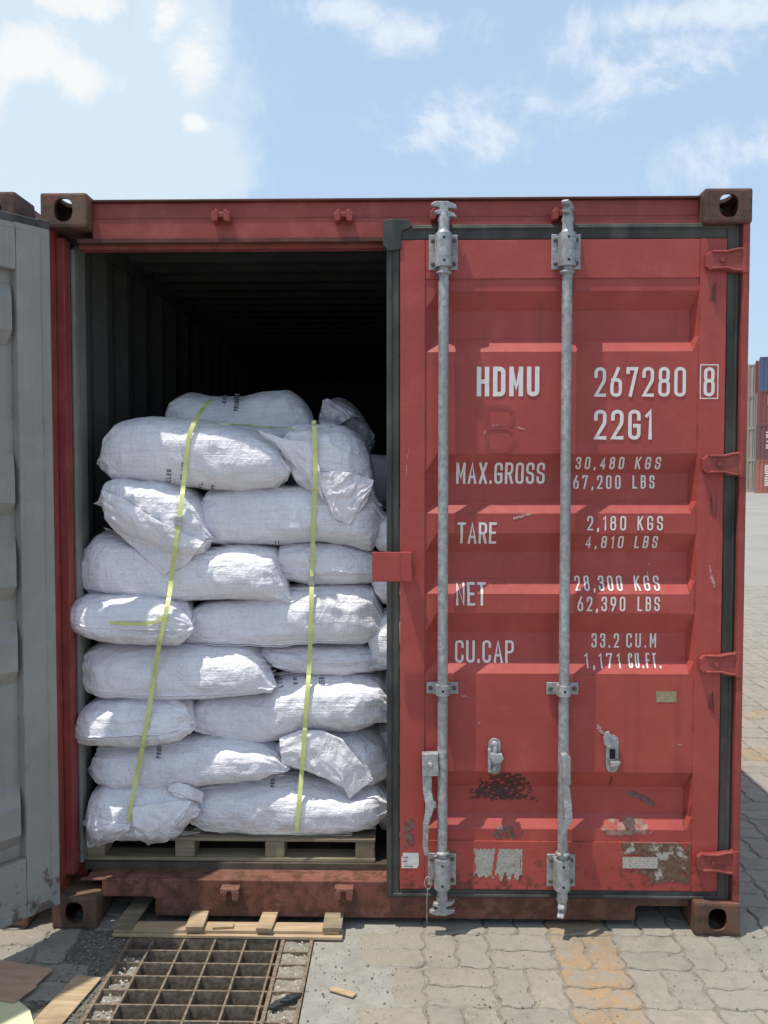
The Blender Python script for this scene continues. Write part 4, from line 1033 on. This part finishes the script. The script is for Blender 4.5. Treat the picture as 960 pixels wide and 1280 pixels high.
for a, b, w in (((300, 838), (470, 812), 5), ((318, 846), (478, 826), 4), ((330, 858), (470, 836), 3), ((236, 812), (350, 828), 6), ((240, 876), (345, 838), 5), ((240, 930), (370, 880), 7), ((225, 800), (330, 812), 4),
                ((250, 690), (470, 697), 6), ((262, 684), (365, 700), 5), ((120, 690), (330, 700), 5), ((110, 745), (240, 757), 6), ((190, 752), (260, 744), 5), ((236, 870), (140, 880), 5), ((120, 936), (330, 925), 5), ((240, 940), (350, 958), 6),
                ((240, 990), (355, 968), 6), ((236, 1010), (330, 984), 5), ((242, 1036), (440, 1043), 7), ((300, 1040), (470, 1034), 8), ((120, 1048), (250, 1040), 6), ((330, 965), (460, 992), 5), ((360, 735), (470, 738), 4), ((250, 622), (470, 640), 5), ((230, 665), (300, 686), 4), ((130, 660), (240, 700), 4),
                ((98, 705), (92, 765), 4), ((104, 690), (96, 740), 3), ((110, 815), (100, 870), 3)):
    film_band(mb, a, b, w)
for i in range(22):
    x0 = rf.uniform(100, 380); y0 = rf.uniform(690, 1040); l_ = rf.uniform(40, 110); film_band(mb, (x0, y0), (min(478, x0+l_), y0+rf.uniform(-10, 7)), rf.uniform(.8, 2.2), 16)
o = mb.build('stretch_film', FILM); tag(o, 'clear stretch film pulled in taut streaks over the sacks', None, None, 'stuff')

# black print on the sacks
def sack_print(owner, text, px, py, hpx, wpx, rot=90, t=.004, lift=.0016):
    """hpx = letter height in px, wpx = line length; rot 90 = reading upward"""
    sc = 1/355.; paths = glyph_paths(text, wpx*sc, hpx*sc, t); mb = MB(); a = R(rot)
    def place(u, v, l):
        dx, dy = u*math.cos(a)-v*math.sin(a), u*math.sin(a)+v*math.cos(a)
        h = hit(px+dx/sc, py-dy/sc); d = (h-Vector(CAM)).normalized(); w = h-d*(lift+l) - Vector(owner.location); return w
    stroke_mesh(mb, paths, t, place, cols=1, step=.003)
    return mb.build('printed_text', INK, owner)
for ow, tx, x, y, h_, w_, r_ in ((bA, 'LLER', 213, 603, 6, 16, 84), (bA, 'CO. LTD', 230, 600, 5, 22, 84), (bA, 'RL', 252, 613, 5, 10, 80), (bA, 'R.', 268, 612, 5, 9, 80),
                                 (bQ, 'PRODUCE', 298, 514, 6, 22, 86), (bQ, 'KER', 283, 504, 5, 10, 86), (bK, 'LTD', 354, 859, 6, 12, 95), (bK, 'ER', 372, 855, 5, 9, 95), (bK, 'AR LTD', 388, 862, 5, 18, 95), (bK, 'ZER', 406, 855, 7, 9, 95),
                                 (bM, 'PROD', 201, 948, 6, 16, 86), (bP, 'PRO', 343, 984, 5, 10, 86), (bD, 'II', 344, 680, 4, 5, 0)):
    sack_print(ow, tx, x, y, h_, w_, r_, .0026)

# ------------------------------------------------------------------ pallets
def make_pallet(x0, x1, y0, label):
    r_ = empty('pallet', ((x0+x1)/2, y0, .180)); w = x1-x0; z = 0
    dep = 1.0
    for i in range(2):
        k = MB(); k.box(-w/2, w/2, i*(dep-.09), i*(dep-.09)+.09, .001, .014, 0, .002); k.build('bottom_board', WOODP, r_)
    for i in range(4):
        for j in range(2):
            xc = -w/2+.038+i*(w-.076)/3; k = MB(); k.box(xc-.036, xc+.036, .004+j*(dep-.12), .10+j*(dep-.12), .0145, .075, 0, .003); k.build('block', WOODP, r_)
    for i in range(6):
        y_ = i*(dep-.11)/5; k = MB(); k.box(-w/2, w/2, y_+.002, y_+.11, .0755, .087, 0, .002); k.build('deck_board', WOODP, r_)
    tag(r_, label, 'pallet'); return r_
make_pallet(P(104, 1070, .15)[0], P(469, 1070, .15)[0], .165, 'wooden pallet carrying the visible sack stack on the container floor')
make_pallet(P(480, 1070, .17)[0]+.02, 1.08, .20, 'wooden pallet behind the closed door under the next sack column')

# ------------------------------------------------------------------ ground
GX0, GX1, GY0, GY1 = -.925, -.275, -1.30, .02      # pit under the grating
def m_ground():
    k = MT('ground'); x = k.z(); n = k.noise(.35, 6); n2 = k.noise(30, 8, .7); n3 = k.noise(3, 6, .6)
    c = k.mix(k.rmp(n, .3, .7), (.24, .23, .205), (.29, .275, .245)); c = k.mix(k.rmp(n2, .55, .75, 0, .5), c, (.20, .19, .165)); c = k.mix(k.rmp(n3, .5, .75, 0, .45), c, (.22, .20, .18))
    k.set('Base Color', c).set('Roughness', .85).set('Normal', k.bump(n2, .5, .006)); return k.m
def m_paver(): 
    k = MT('interlocking pavers'); at = k.N.new('ShaderNodeAttribute'); at.attribute_name = 'pc'; at.attribute_type = 'GEOMETRY'
    n = k.noise(26, 10, .72); n2 = k.noise(3.1, 7, .65); n3 = k.noise(160, 3, .6)
    c = k.mix(k.rmp(n2, .42, .7, 0, .5), at.outputs['Color'], (.30, .272, .228)); c = k.mix(k.rmp(n, .44, .68, 0, .6), c, (.215, .19, .155)); c = k.mix(k.rmp(k.noise(7, 8, .7, loc=(1, 4, 2)), .50, .66, 0, .5), c, (.17, .157, .138))
    c = k.mix(k.rmp(k.noise(13, 8, .7, loc=(7, 7, 2)), .44, .58, 0, .72), c, (.285, .255, .212))
    c = k.mix(k.rmp(k.noise(1.6, 6, .6, loc=(3, 6, 2)), .52, .70, 0, .42), c, (.17, .155, .135))
    c = k.mix(k.rmp(n3, .60, .72, 0, .5), c, (.16, .15, .135)); c = k.mix(k.rmp(k.noise(75, 4, .6, loc=(8, 2, 1)), .66, .72, 0, .6), c, (.52, .49, .44))
    k.set('Base Color', c).set('Roughness', .85).set('Specular IOR Level', .3).set('Normal', k.bump(n, .7, .006, k.bump(n3, .35, .0015))); return k.m
GROUND = m_ground()
CONC = MT('poured concrete strip'); _n = CONC.noise(14, 10, .7); _v = CONC.noise(110, 4, .6)
_c = CONC.mix(CONC.rmp(_n, .3, .7), (.25, .235, .205), (.33, .312, .275)); _c = CONC.mix(CONC.rmp(_v, .60, .70, 0, .7), _c, (.14, .125, .11)); _c = CONC.mix(CONC.rmp(CONC.noise(2.5, 5), .48, .7, 0, .5), _c, (.20, .18, .16))
CONC.set('Base Color', _c).set('Roughness', .9).set('Normal', CONC.bump(_n, .6, .01, CONC.bump(_v, .5, .003))); CONC = CONC.m
DIRT = simple('dark packed dirt', (.10, .088, .072), (.19, .17, .14), 40, .95, .9, .012)
JOINT = simple('sandy joint', (.17, .15, .12), (.29, .262, .215), 30, .95, 1.0, .012)
mb = MB(); Z = -.0050; FAR = 900.
def sheet(mb, x0, x1, y0, y1, z, mi=0): mb.add([(x0, y0, z), (x1, y0, z), (x1, y1, z), (x0, y1, z)], [(0, 1, 2, 3)], mi)
sheet(mb, -FAR, GX0, -FAR, FAR, Z); sheet(mb, GX1, FAR, -FAR, FAR, Z); sheet(mb, GX0, GX1, -FAR, GY0, Z); sheet(mb, GX0, GX1, GY1, FAR, Z)
g = mb.build('ground', JOINT); tag(g, kind='structure')
# far yard surface: one sheet 4 mm below paver tops, beyond the modelled pavers
PAX0, PAX1, PAY0, PAY1 = -3.3, 6.6, -1.76, 10.0
mb = MB(); z = -.004
sheet(mb, -FAR, PAX0, -FAR, FAR, z); sheet(mb, PAX1, FAR, -FAR, FAR, z); sheet(mb, PAX0, PAX1, -FAR, PAY0, z); sheet(mb, PAX0, PAX1, PAY1, FAR, z)
o = mb.build('yard_pavement', GROUND); tag(o, kind='structure')
# concrete strips beside the drain
mb = MB(); cz = .0
sheet(mb, GX1+.002, .055, PAY0, .30, -.0035); sheet(mb, -1.16, GX0-.002, PAY0, .30, -.0035, 1); sheet(mb, GX0-.002, GX1+.002, GY1+.002, .30, -.0035, 1)
o = mb.build('drain_surround', [CONC, DIRT]); tag(o, kind='structure')
# pavers
def make_pavers():
    q = .220; rs = random.Random(5); V = []; Fc = []; C = []
    x_off = .548; ys0 = PAY0
    nx0 = int(math.floor((PAX0-x_off)/q)); nx1 = int(math.ceil((PAX1-x_off)/q)); ny = int(math.ceil((PAY1-PAY0)/q))
    def warp(x, y): return x+.0062*math.sin(2*math.pi*(y-ys0)/.11), y+.0058*math.sin(2*math.pi*(x-x_off)/.11+.6)
    for i in range(nx0, nx1):
        for j in range(ny):
            X0 = x_off+i*q; Y0 = ys0+j*q
            horiz = (i+j) % 2 == 0
            for k in range(2):
                if horiz: r_ = (X0, X0+q, Y0+k*q/2, Y0+(k+1)*q/2)
                else: r_ = (X0+k*q/2, X0+(k+1)*q/2, Y0, Y0+q)
                cx_, cy_ = (r_[0]+r_[1])/2, (r_[2]+r_[3])/2
                if -1.09 < cx_ < -.03 and cy_ < .30: continue
                if cy_ > 1.0 and cx_ < 1.0: continue
                g_ = .0022+rs.random()*.0018; a, b, c, d = r_[0]+g_, r_[1]-g_, r_[2]+g_, r_[3]-g_
                near = cy_ < 2.5; st = .014 if near else .028
                def side(p0, p1):
                    n = max(2, int(math.dist(p0, p1)/st)); return [(p0[0]+(p1[0]-p0[0])*t/n, p0[1]+(p1[1]-p0[1])*t/n) for t in range(n)]
                c_ = .010
                ring = side((a+c_, c), (b-c_, c))+side((b-c_, c), (b, c+c_))+side((b, c+c_), (b, d-c_))+side((b, d-c_), (b-c_, d))+side((b-c_, d), (a+c_, d))+side((a+c_, d), (a, d-c_))+side((a, d-c_), (a, c+c_))+side((a, c+c_), (a+c_, c))
                tz = rs.uniform(-.0018, .0018); tx, ty = rs.uniform(-.012, .012), rs.uniform(-.012, .012)
                base = len(V); n = len(ring); ctr = Vector((cx_, cy_))
                for lv, (ins, dz) in enumerate(((0, -.012), (.0006, -.004), (.005+rs.random()*.003, 0))):
                    for p in ring:
                        w = rs.uniform(-.0012, .0022)+.0018*math.sin(p[0]*90+p[1]*70)
                        dx, dy = p[0]-cx_, p[1]-cy_; l_ = math.hypot(dx, dy)
                        x_, y_ = p[0]-dx/l_*(ins+w), p[1]-dy/l_*(ins+w); x_, y_ = warp(x_, y_)
                        V.append((x_, y_, tz+dz+tx*dx+ty*dy))
                for lv in range(2):
                    for k2 in range(n):
                        Fc.append((base+lv*n+k2, base+lv*n+(k2+1) % n, base+(lv+1)*n+(k2+1) % n, base+(lv+1)*n+k2))
                Fc.append(tuple(base+2*n+k2 for k2 in range(n)))
                orange = (X0 > .54 and X0 < .56 and cy_ < .55) or (1.98 < cy_ < 2.2 and cx_ > 1) or (2.86 < cy_ < 3.1 and cx_ > 1)
                f = rs.uniform(.93, 1.06)
                col = (.35*f, .232*f, .125*f) if orange else tuple(v_*f for v_ in rs.choice(((.300, .268, .220), (.275, .250, .212), (.31, .275, .222), (.285, .255, .215))))
                C += [col]*(3*n)
    me = bpy.data.meshes.new('pavers'); me.from_pydata(V, [], Fc); me.materials.append(m_paver())
    ca = me.color_attributes.new('pc', 'FLOAT_COLOR', 'POINT'); ca.data.foreach_set('color', np.c_[np.array(C), np.ones(len(C))].ravel())
    o = bpy.data.objects.new('pavers', me); S.collection.objects.link(o); tag(o, kind='structure')
make_pavers()

# drain: pit, grating, silted cells
mb = MB(); dz = -.42
mb.add([(GX0, GY0, 0), (GX1, GY0, 0), (GX1, GY1, 0), (GX0, GY1, 0), (GX0, GY0, dz), (GX1, GY0, dz), (GX1, GY1, dz), (GX0, GY1, dz)], [(4, 5, 6, 7), (0, 1, 5, 4), (1, 2, 6, 5), (2, 3, 7, 6), (3, 0, 4, 7)])
o = mb.build('drain_pit', DIRT); tag(o, kind='structure')
STEELG = simple('worn grating steel', (.12, .088, .062), (.26, .20, .145), 60, .65, .4, .002)
gr = empty('drain_grating', ((GX0+GX1)/2, -.3, 0)); tag(gr, 'square mesh steel grating over the drain, its edge cells silted up', 'drain grating')
ox, oy = gr.location.x, gr.location.y
xsb = [GX0+.012, -.835, -.728, -.620, -.512, -.404, GX1-.012]; k = MB()
for x_ in (GX0+.008, -.383, GX1-.008): k.box(x_-.006-ox, x_+.006-ox, GY0+.01-oy, GY1-.01-oy, -.055, .0025)
k.box(GX0+.002-ox, GX1-.002-ox, GY1-.012-oy, GY1-.004-oy, -.055, .002); k.build('rim', STEELG, gr)
k = MB()
for x_ in xsb[1:-1]: k.box(x_-.0035-ox, x_+.0035-ox, GY0+.012-oy, GY1-.0125-oy, -.050, .0008)
k.build('long_bars', STEELG, gr)
k = MB(); ysb = [-.055-.0795*i for i in range(-0, 16)]
for y_ in ysb: k.box(GX0+.014-ox, GX1-.014-ox, y_-.0035-oy, y_+.0035-oy, -.048, .0)
k.build('cross_bars', STEELG, gr)
# silt in right column and lumpy rubbish at the left column
def lumpy(name, x0, x1, y0, y1, z, amp, mat, label=None, kind='stuff', step=.004, seed=1):
    nx = int((x1-x0)/step); ny = int((y1-y0)/step); xs, ys = np.meshgrid(np.linspace(x0, x1, nx), np.linspace(y0, y1, ny))
    zz = z+amp*fbm(xs*28+seed, ys*28, xs*0+seed, 4)
    V = np.stack([xs, ys, zz], 2).reshape(-1, 3); Fc = [(j*nx+i, j*nx+i+1, (j+1)*nx+i+1, (j+1)*nx+i) for j in range(ny-1) for i in range(nx-1)]
    mb = MB(); mb.add(V.tolist(), Fc, 0, True); o = mb.build(name, mat); tag(o, label, None, None, kind); return o
SILT = simple('silt', (.19, .165, .13), (.30, .27, .22), 60, .95, .9, .006)
lumpy('silt', -.378, GX1-.014, GY0+.02, GY1-.02, -.008, .006, SILT, 'sandy silt filling the right column of grating cells', seed=3)
lumpy('silt', GX0+.016, -.842, GY0+.02, -.10, -.020, .010, SILT, 'grit and litter lying in the left column of grating cells', seed=8)
# loose grit and chips
def chips(name, label, n, area, smin, smax, mat, seed, z=0):
    rs = random.Random(seed); mb = MB()
    for i in range(n):
        x_, y_ = area(rs)
        while z == 0 and GX0 < x_ < GX1: x_, y_ = area(rs)
        s_ = smin*(smax/smin)**(rs.random()**2.2); a = rs.uniform(0, 6.28)
        pts = [(x_+s_*rs.uniform(.6, 1)*math.cos(a+t), y_+s_*rs.uniform(.4, .9)*math.sin(a+t)) for t in (0, 1.2, 2.5, 3.7, 5.0)]
        h_ = s_*rs.uniform(.3, .8); zz = z
        vs = [(p[0], p[1], zz-.001) for p in pts]+[(x_+(p[0]-x_)*.6, y_+(p[1]-y_)*.6, zz+h_) for p in pts]
        mb.add(vs, [(5, 6, 7, 8, 9)]+[(k, (k+1) % 5, 5+(k+1) % 5, 5+k) for k in range(5)])
    o = mb.build(name, mat); tag(o, label, None, None, 'stuff'); return o
GRIT = simple('grit', (.12, .11, .09), (.30, .27, .23), 80, .9); PALEC = simple('pale chips', (.5, .47, .42), (.65, .62, .56), 80, .8)
chips('grit', 'dark grit scattered over the paving', 1500, lambda r_: (r_.uniform(-1.5, 1.5), r_.uniform(-.75, .02)), .0015, .0065, GRIT, 2)
chips('grit', 'crumbs of dark dirt by the drain', 700, lambda r_: (r_.gauss(-.98, .08), r_.uniform(-.6, .05)), .002, .009, GRIT, 5)
chips('grit', 'tiny pale chips on the paving', 260, lambda r_: (r_.uniform(-1.4, 1.5), r_.uniform(-.75, .02)), .0012, .0045, PALEC, 3)
chips('litter', 'pale scraps lying in the left grating cells', 260, lambda r_: (r_.uniform(GX0+.02, -.845), r_.uniform(-.8, -.16)), .002, .010, PALEC, 4, -.014)
chips('grit', 'grit on the silted cells', 300, lambda r_: (r_.uniform(-.375, GX1-.02), r_.uniform(-.8, 0)), .0015, .006, PALEC, 9, -.006)

# ------------------------------------------------------------------ loose wood and boards
def board(name, corners, h, z, mat, label, cat, group=None, jag=0.0):
    """flat board from px corners on the ground"""
    pts = [G(a, b, z) for a, b in corners]; n = len(pts); c = sum(pts)/n
    mb = MB(); loc = (c[0], c[1], z)
    poly = [(p[0]-c[0], p[1]-c[1]) for p in pts]
    A_ = sum(poly[i][0]*poly[(i+1) % n][1]-poly[(i+1) % n][0]*poly[i][1] for i in range(n))
    if A_ < 0: poly = poly[::-1]
    mb.add([(p[0], p[1], 0) for p in poly]+[(p[0], p[1], h) for p in poly], [tuple(range(n))[::-1], tuple(range(n, 2*n))]+[(i, (i+1) % n, n+(i+1) % n, n+i) for i in range(n)])
    o = mb.build(name, mat, None, .0012); o.location = loc; tag(o, label, cat, group); return o
wr_ = empty('broken_pallet_rail', (-.55, -.02, .003)); tag(wr_, 'broken pallet rail of new pale wood lying along the container sill', 'wood scrap')
def wbox(name, px0, px1, y0, y1, z0, z1, mat=WOODN, py=1165, tilt=0):
    a = P(px0, py, y0)[0]; b = P(px1, py, y0)[0]; k = MB(); cx_ = (a+b)/2
    k.box(-(b-a)/2, (b-a)/2, y0-(y0+y1)/2, y1-(y0+y1)/2, -(z1-z0)/2, (z1-z0)/2, 0, .002)
    o = k.build(name, mat, wr_); o.location = (cx_+.55, (y0+y1)/2+.02, (z0+z1)/2-.003); o.rotation_euler = (0, 0, tilt); return o
wbox('rail_board', 140, 428, -.060, .004, .003, .014, tilt=R(-.5))
wbox('rail_board', 142, 424, -.046, .016, .0150, .026, tilt=R(.3))
wbox('cross_piece', 144, 168, -.052, .25, .0265, .037, WOODP, tilt=R(-4)); wbox('cross_piece', 231, 253, -.056, .09, .0265, .043, tilt=R(2)); wbox('cross_piece', 321, 341, -.058, .09, .0265, .041, tilt=R(-3))
wbox('cross_piece', 403, 427, -.050, .09, .0265, .041, WOODP); wbox('wood_block', 265, 291, -.040, -.010, .0265, .036, tilt=R(7))
board('plywood_sheet', [(-30, 1196), (66, 1213), (20, 1255), (-60, 1236)], .006, .010, PLY, 'reddish brown plywood offcut lying nearest the open grey door', 'board', 'offcuts of board on the ground')
board('plywood_sheet', [(-40, 1203), (46, 1234), (18, 1254), (-60, 1240)], .006, .0165, PLY, 'plywood offcut stacked on top of the reddish one at the left edge', 'board', 'offcuts of board on the ground')
board('plywood_sheet', [(96, 1220), (127, 1224), (62, 1300), (20, 1300)], .006, .002, WOODN, 'long pale plywood strip slanting beside the drain grating', 'board', 'offcuts of board on the ground')
board('foam_board', [(-40, 1248), (20, 1252), (38, 1268), (50, 1310), (-60, 1310)], .012, .002, CARD, 'pale yellow board with a rounded corner at the bottom left', 'board')
board('wood_chip', [(411, 1239), (417, 1235), (446, 1243), (441, 1248)], .006, .001, WOODN, 'small pale wood sliver on the concrete strip beside the grating', 'wood scrap')
PLAST = simple('black plastic', (.02, .022, .025), (.05, .052, .055), 40, .45)
k = MB(); c = G(355, 1257)
for poly in ([(-.045, -.030), (-.030, -.036), (.030, .018), (.048, .036), (.040, .044), (.012, .034), (-.030, .0)], [(.0, .034), (.028, .030), (.052, .048), (.030, .046)]):
    n = len(poly)
    if sum(poly[i][0]*poly[(i+1) % n][1]-poly[(i+1) % n][0]*poly[i][1] for i in range(n)) < 0: poly = poly[::-1]
    k.add([(p[0], p[1], 0) for p in poly]+[(p[0], p[1], .012) for p in poly], [tuple(range(n))[::-1], tuple(range(n, 2*n))]+[(i, (i+1) % n, n+(i+1) % n, n+i) for i in range(n)])
k.box(-.012, .012, -.010, .0, .0125, .020)
o = k.build('plastic_clip', PLAST, None, .002); o.location = (c[0], c[1], .003); tag(o, 'black plastic clip lying on the silted grating cells', 'clip')

# ------------------------------------------------------------------ far container stacks
def far_paint(name, c): 
    k = MT(name); n = k.noise(.8, 5); k.set('Base Color', k.mix(n, c, tuple(min(1, q*1.25+.02) for q in c))).set('Roughness', .6); return k.m
FARM = {n: far_paint('far '+n, c) for n, c in dict(navy=(.055, .085, .16), maroon=(.155, .060, .060), darkred=(.19, .055, .050), orange=(.34, .115, .075), cream=(.33, .29, .235), grey=(.24, .24, .23)).items()}
def far_container(loc, rz, mat, label, L_=12.19, text=None, tside=0):
    r_ = empty('stacked_container', loc, rz); hw = 1.219; h = 2.59; k = MB()
    n = int(L_/.28); p = (L_-.4)/n; xs = [.2]; ds = [0]
    for i in range(n):
        for f, d_ in ((.3, 0), (.5, 1), (.8, 1), (1., 0)): xs.append(.2+(i+f)*p); ds.append(d_)
    vs = []
    for x_, d_ in zip(xs, ds): vs += [(x_, d_*.04, .16), (x_, d_*.04, h-.1)]
    k.add(vs, [(2*i, 2*i+2, 2*i+3, 2*i+1) for i in range(len(xs)-1)])
    k.box(.2, L_-.2, .05, 2.40, .1, h-.02); k.build('wall', mat, r_)
    k = MB()
    k.box(.0, L_, -.012, .08, .0, .16); k.box(.0, L_, -.012, .08, h-.1, h-.01); k.box(0, .2, -.012, .1, .16, h-.1); k.box(L_-.2, L_, -.012, .1, .16, h-.1)
    k.box(-.005, .1, .1, 2.4, .0, .16); k.box(-.005, .1, .1, 2.4, h-.13, h-.01); k.box(-.005, .1, 2.3, 2.42, .16, h-.13); k.build('frame', mat, r_)
    k = MB()
    for y_ in (.45, .85, 1.45, 1.95): k.tube([(-.03, y_, .1), (-.03, y_, h-.08)], .03, 8)
    for z_ in (.5, 1.1, 1.7, 2.2): k.box(-.05, .0, .3, 2.1, z_, z_+.07)
    k.build('lock_rods', FARM['grey'], r_)
    k = MB()
    for x_ in (0, L_-.178):
        for z_ in (0, h-.118): k = MB(); k.box(x_-.01, x_+.168, -.02, .142, z_, z_+.118, 0, .01); k.build('corner_casting', mat, r_)
    if text:
        k = MB(); s_, x_, z_, hh, ww, rot, tk = text
        def place(u, v, l):
            if rot: return (x_-v, -.004-l*20, z_+u)
            return (x_+u, -.004-l*20, z_+v)
        stroke_mesh(k, glyph_paths(s_, ww, hh, tk), tk, place, step=.2, cols=1); k.build('marking', WHITEP, r_)
    tag(r_, label, 'shipping container', 'containers stacked across the yard'); return r_
base = G(938.5, 616.5); 
BX, BY = base[0], base[1]
RZF = R(-21)
specs = [('orange', 'orange brown container at the foot of the far stack', ('UNITAINER', 1.1, .55, .42, 1.6, 1, .11)), ('maroon', 'maroon container second from the ground in the far stack', ('MAXI', 1.1, .8, .42, 1.3, 1, .11)),
         ('darkred', 'dark red container with a small pale placard, third in the far stack', None), ('navy', 'navy blue container on top of the far stack', ('MED', 1.6, 1.55, .65, 1.9, 0, .16))]
for i, (c_, lab, tx) in enumerate(specs):
    o = far_container((BX+.30+(.22 if i == 3 else .05*i), BY, i*2.60), RZF, FARM[c_], lab, text=tx)
    if i == 2:
        k = MB(); k.box(.7, 1.5, -.016, -.006, 1.5, 2.3); k.build('placard', FARM['cream'], o)
for i in range(4):
    far_container((BX+1.35, BY+5.0, i*2.60), RZF, FARM['cream'], ['tan container at the foot of the stack behind the orange one', 'tan container one up in the stack behind', 'tan container two up in the stack behind', 'tan container at the top of the stack behind'][i])
far_container((BX+3.6, BY+10.2, 10.9-2.6), RZF, FARM['navy'], 'dark blue container peeking out highest at the back of the far stack')
far_container((BX+1.2, BY+2.6, 10.42-.0-2.6), RZF, FARM['darkred'], 'dark red container peeking out above and behind the navy one')
for i in range(3):
    far_container((BX+1.2, BY+2.55, i*2.60), RZF, FARM['grey'], ['grey container on the ground between the front and rear stacks', 'grey container one up between the stacks', 'grey container two up between the stacks'][i])
# red and white kerb barrier blocks at the foot of the stack
for i in range(5):
    k = MB(); 
    for j in range(4): k.prism([(j*.45, 0), (j*.45+.449, 0), (j*.45+.449-.0, .42), (j*.45, .42)], 0, .3, j % 2)
    o = k.build('barrier_block', [far_paint('barrier white', (.7, .68, .64)), far_paint('barrier red', (.45, .06, .05))]); o.location = (BX+1.2+i*1.82, BY-2.2, 0)
    tag(o, 'red and white striped barrier block at the foot of the far stack', 'barrier', 'striped barrier blocks')
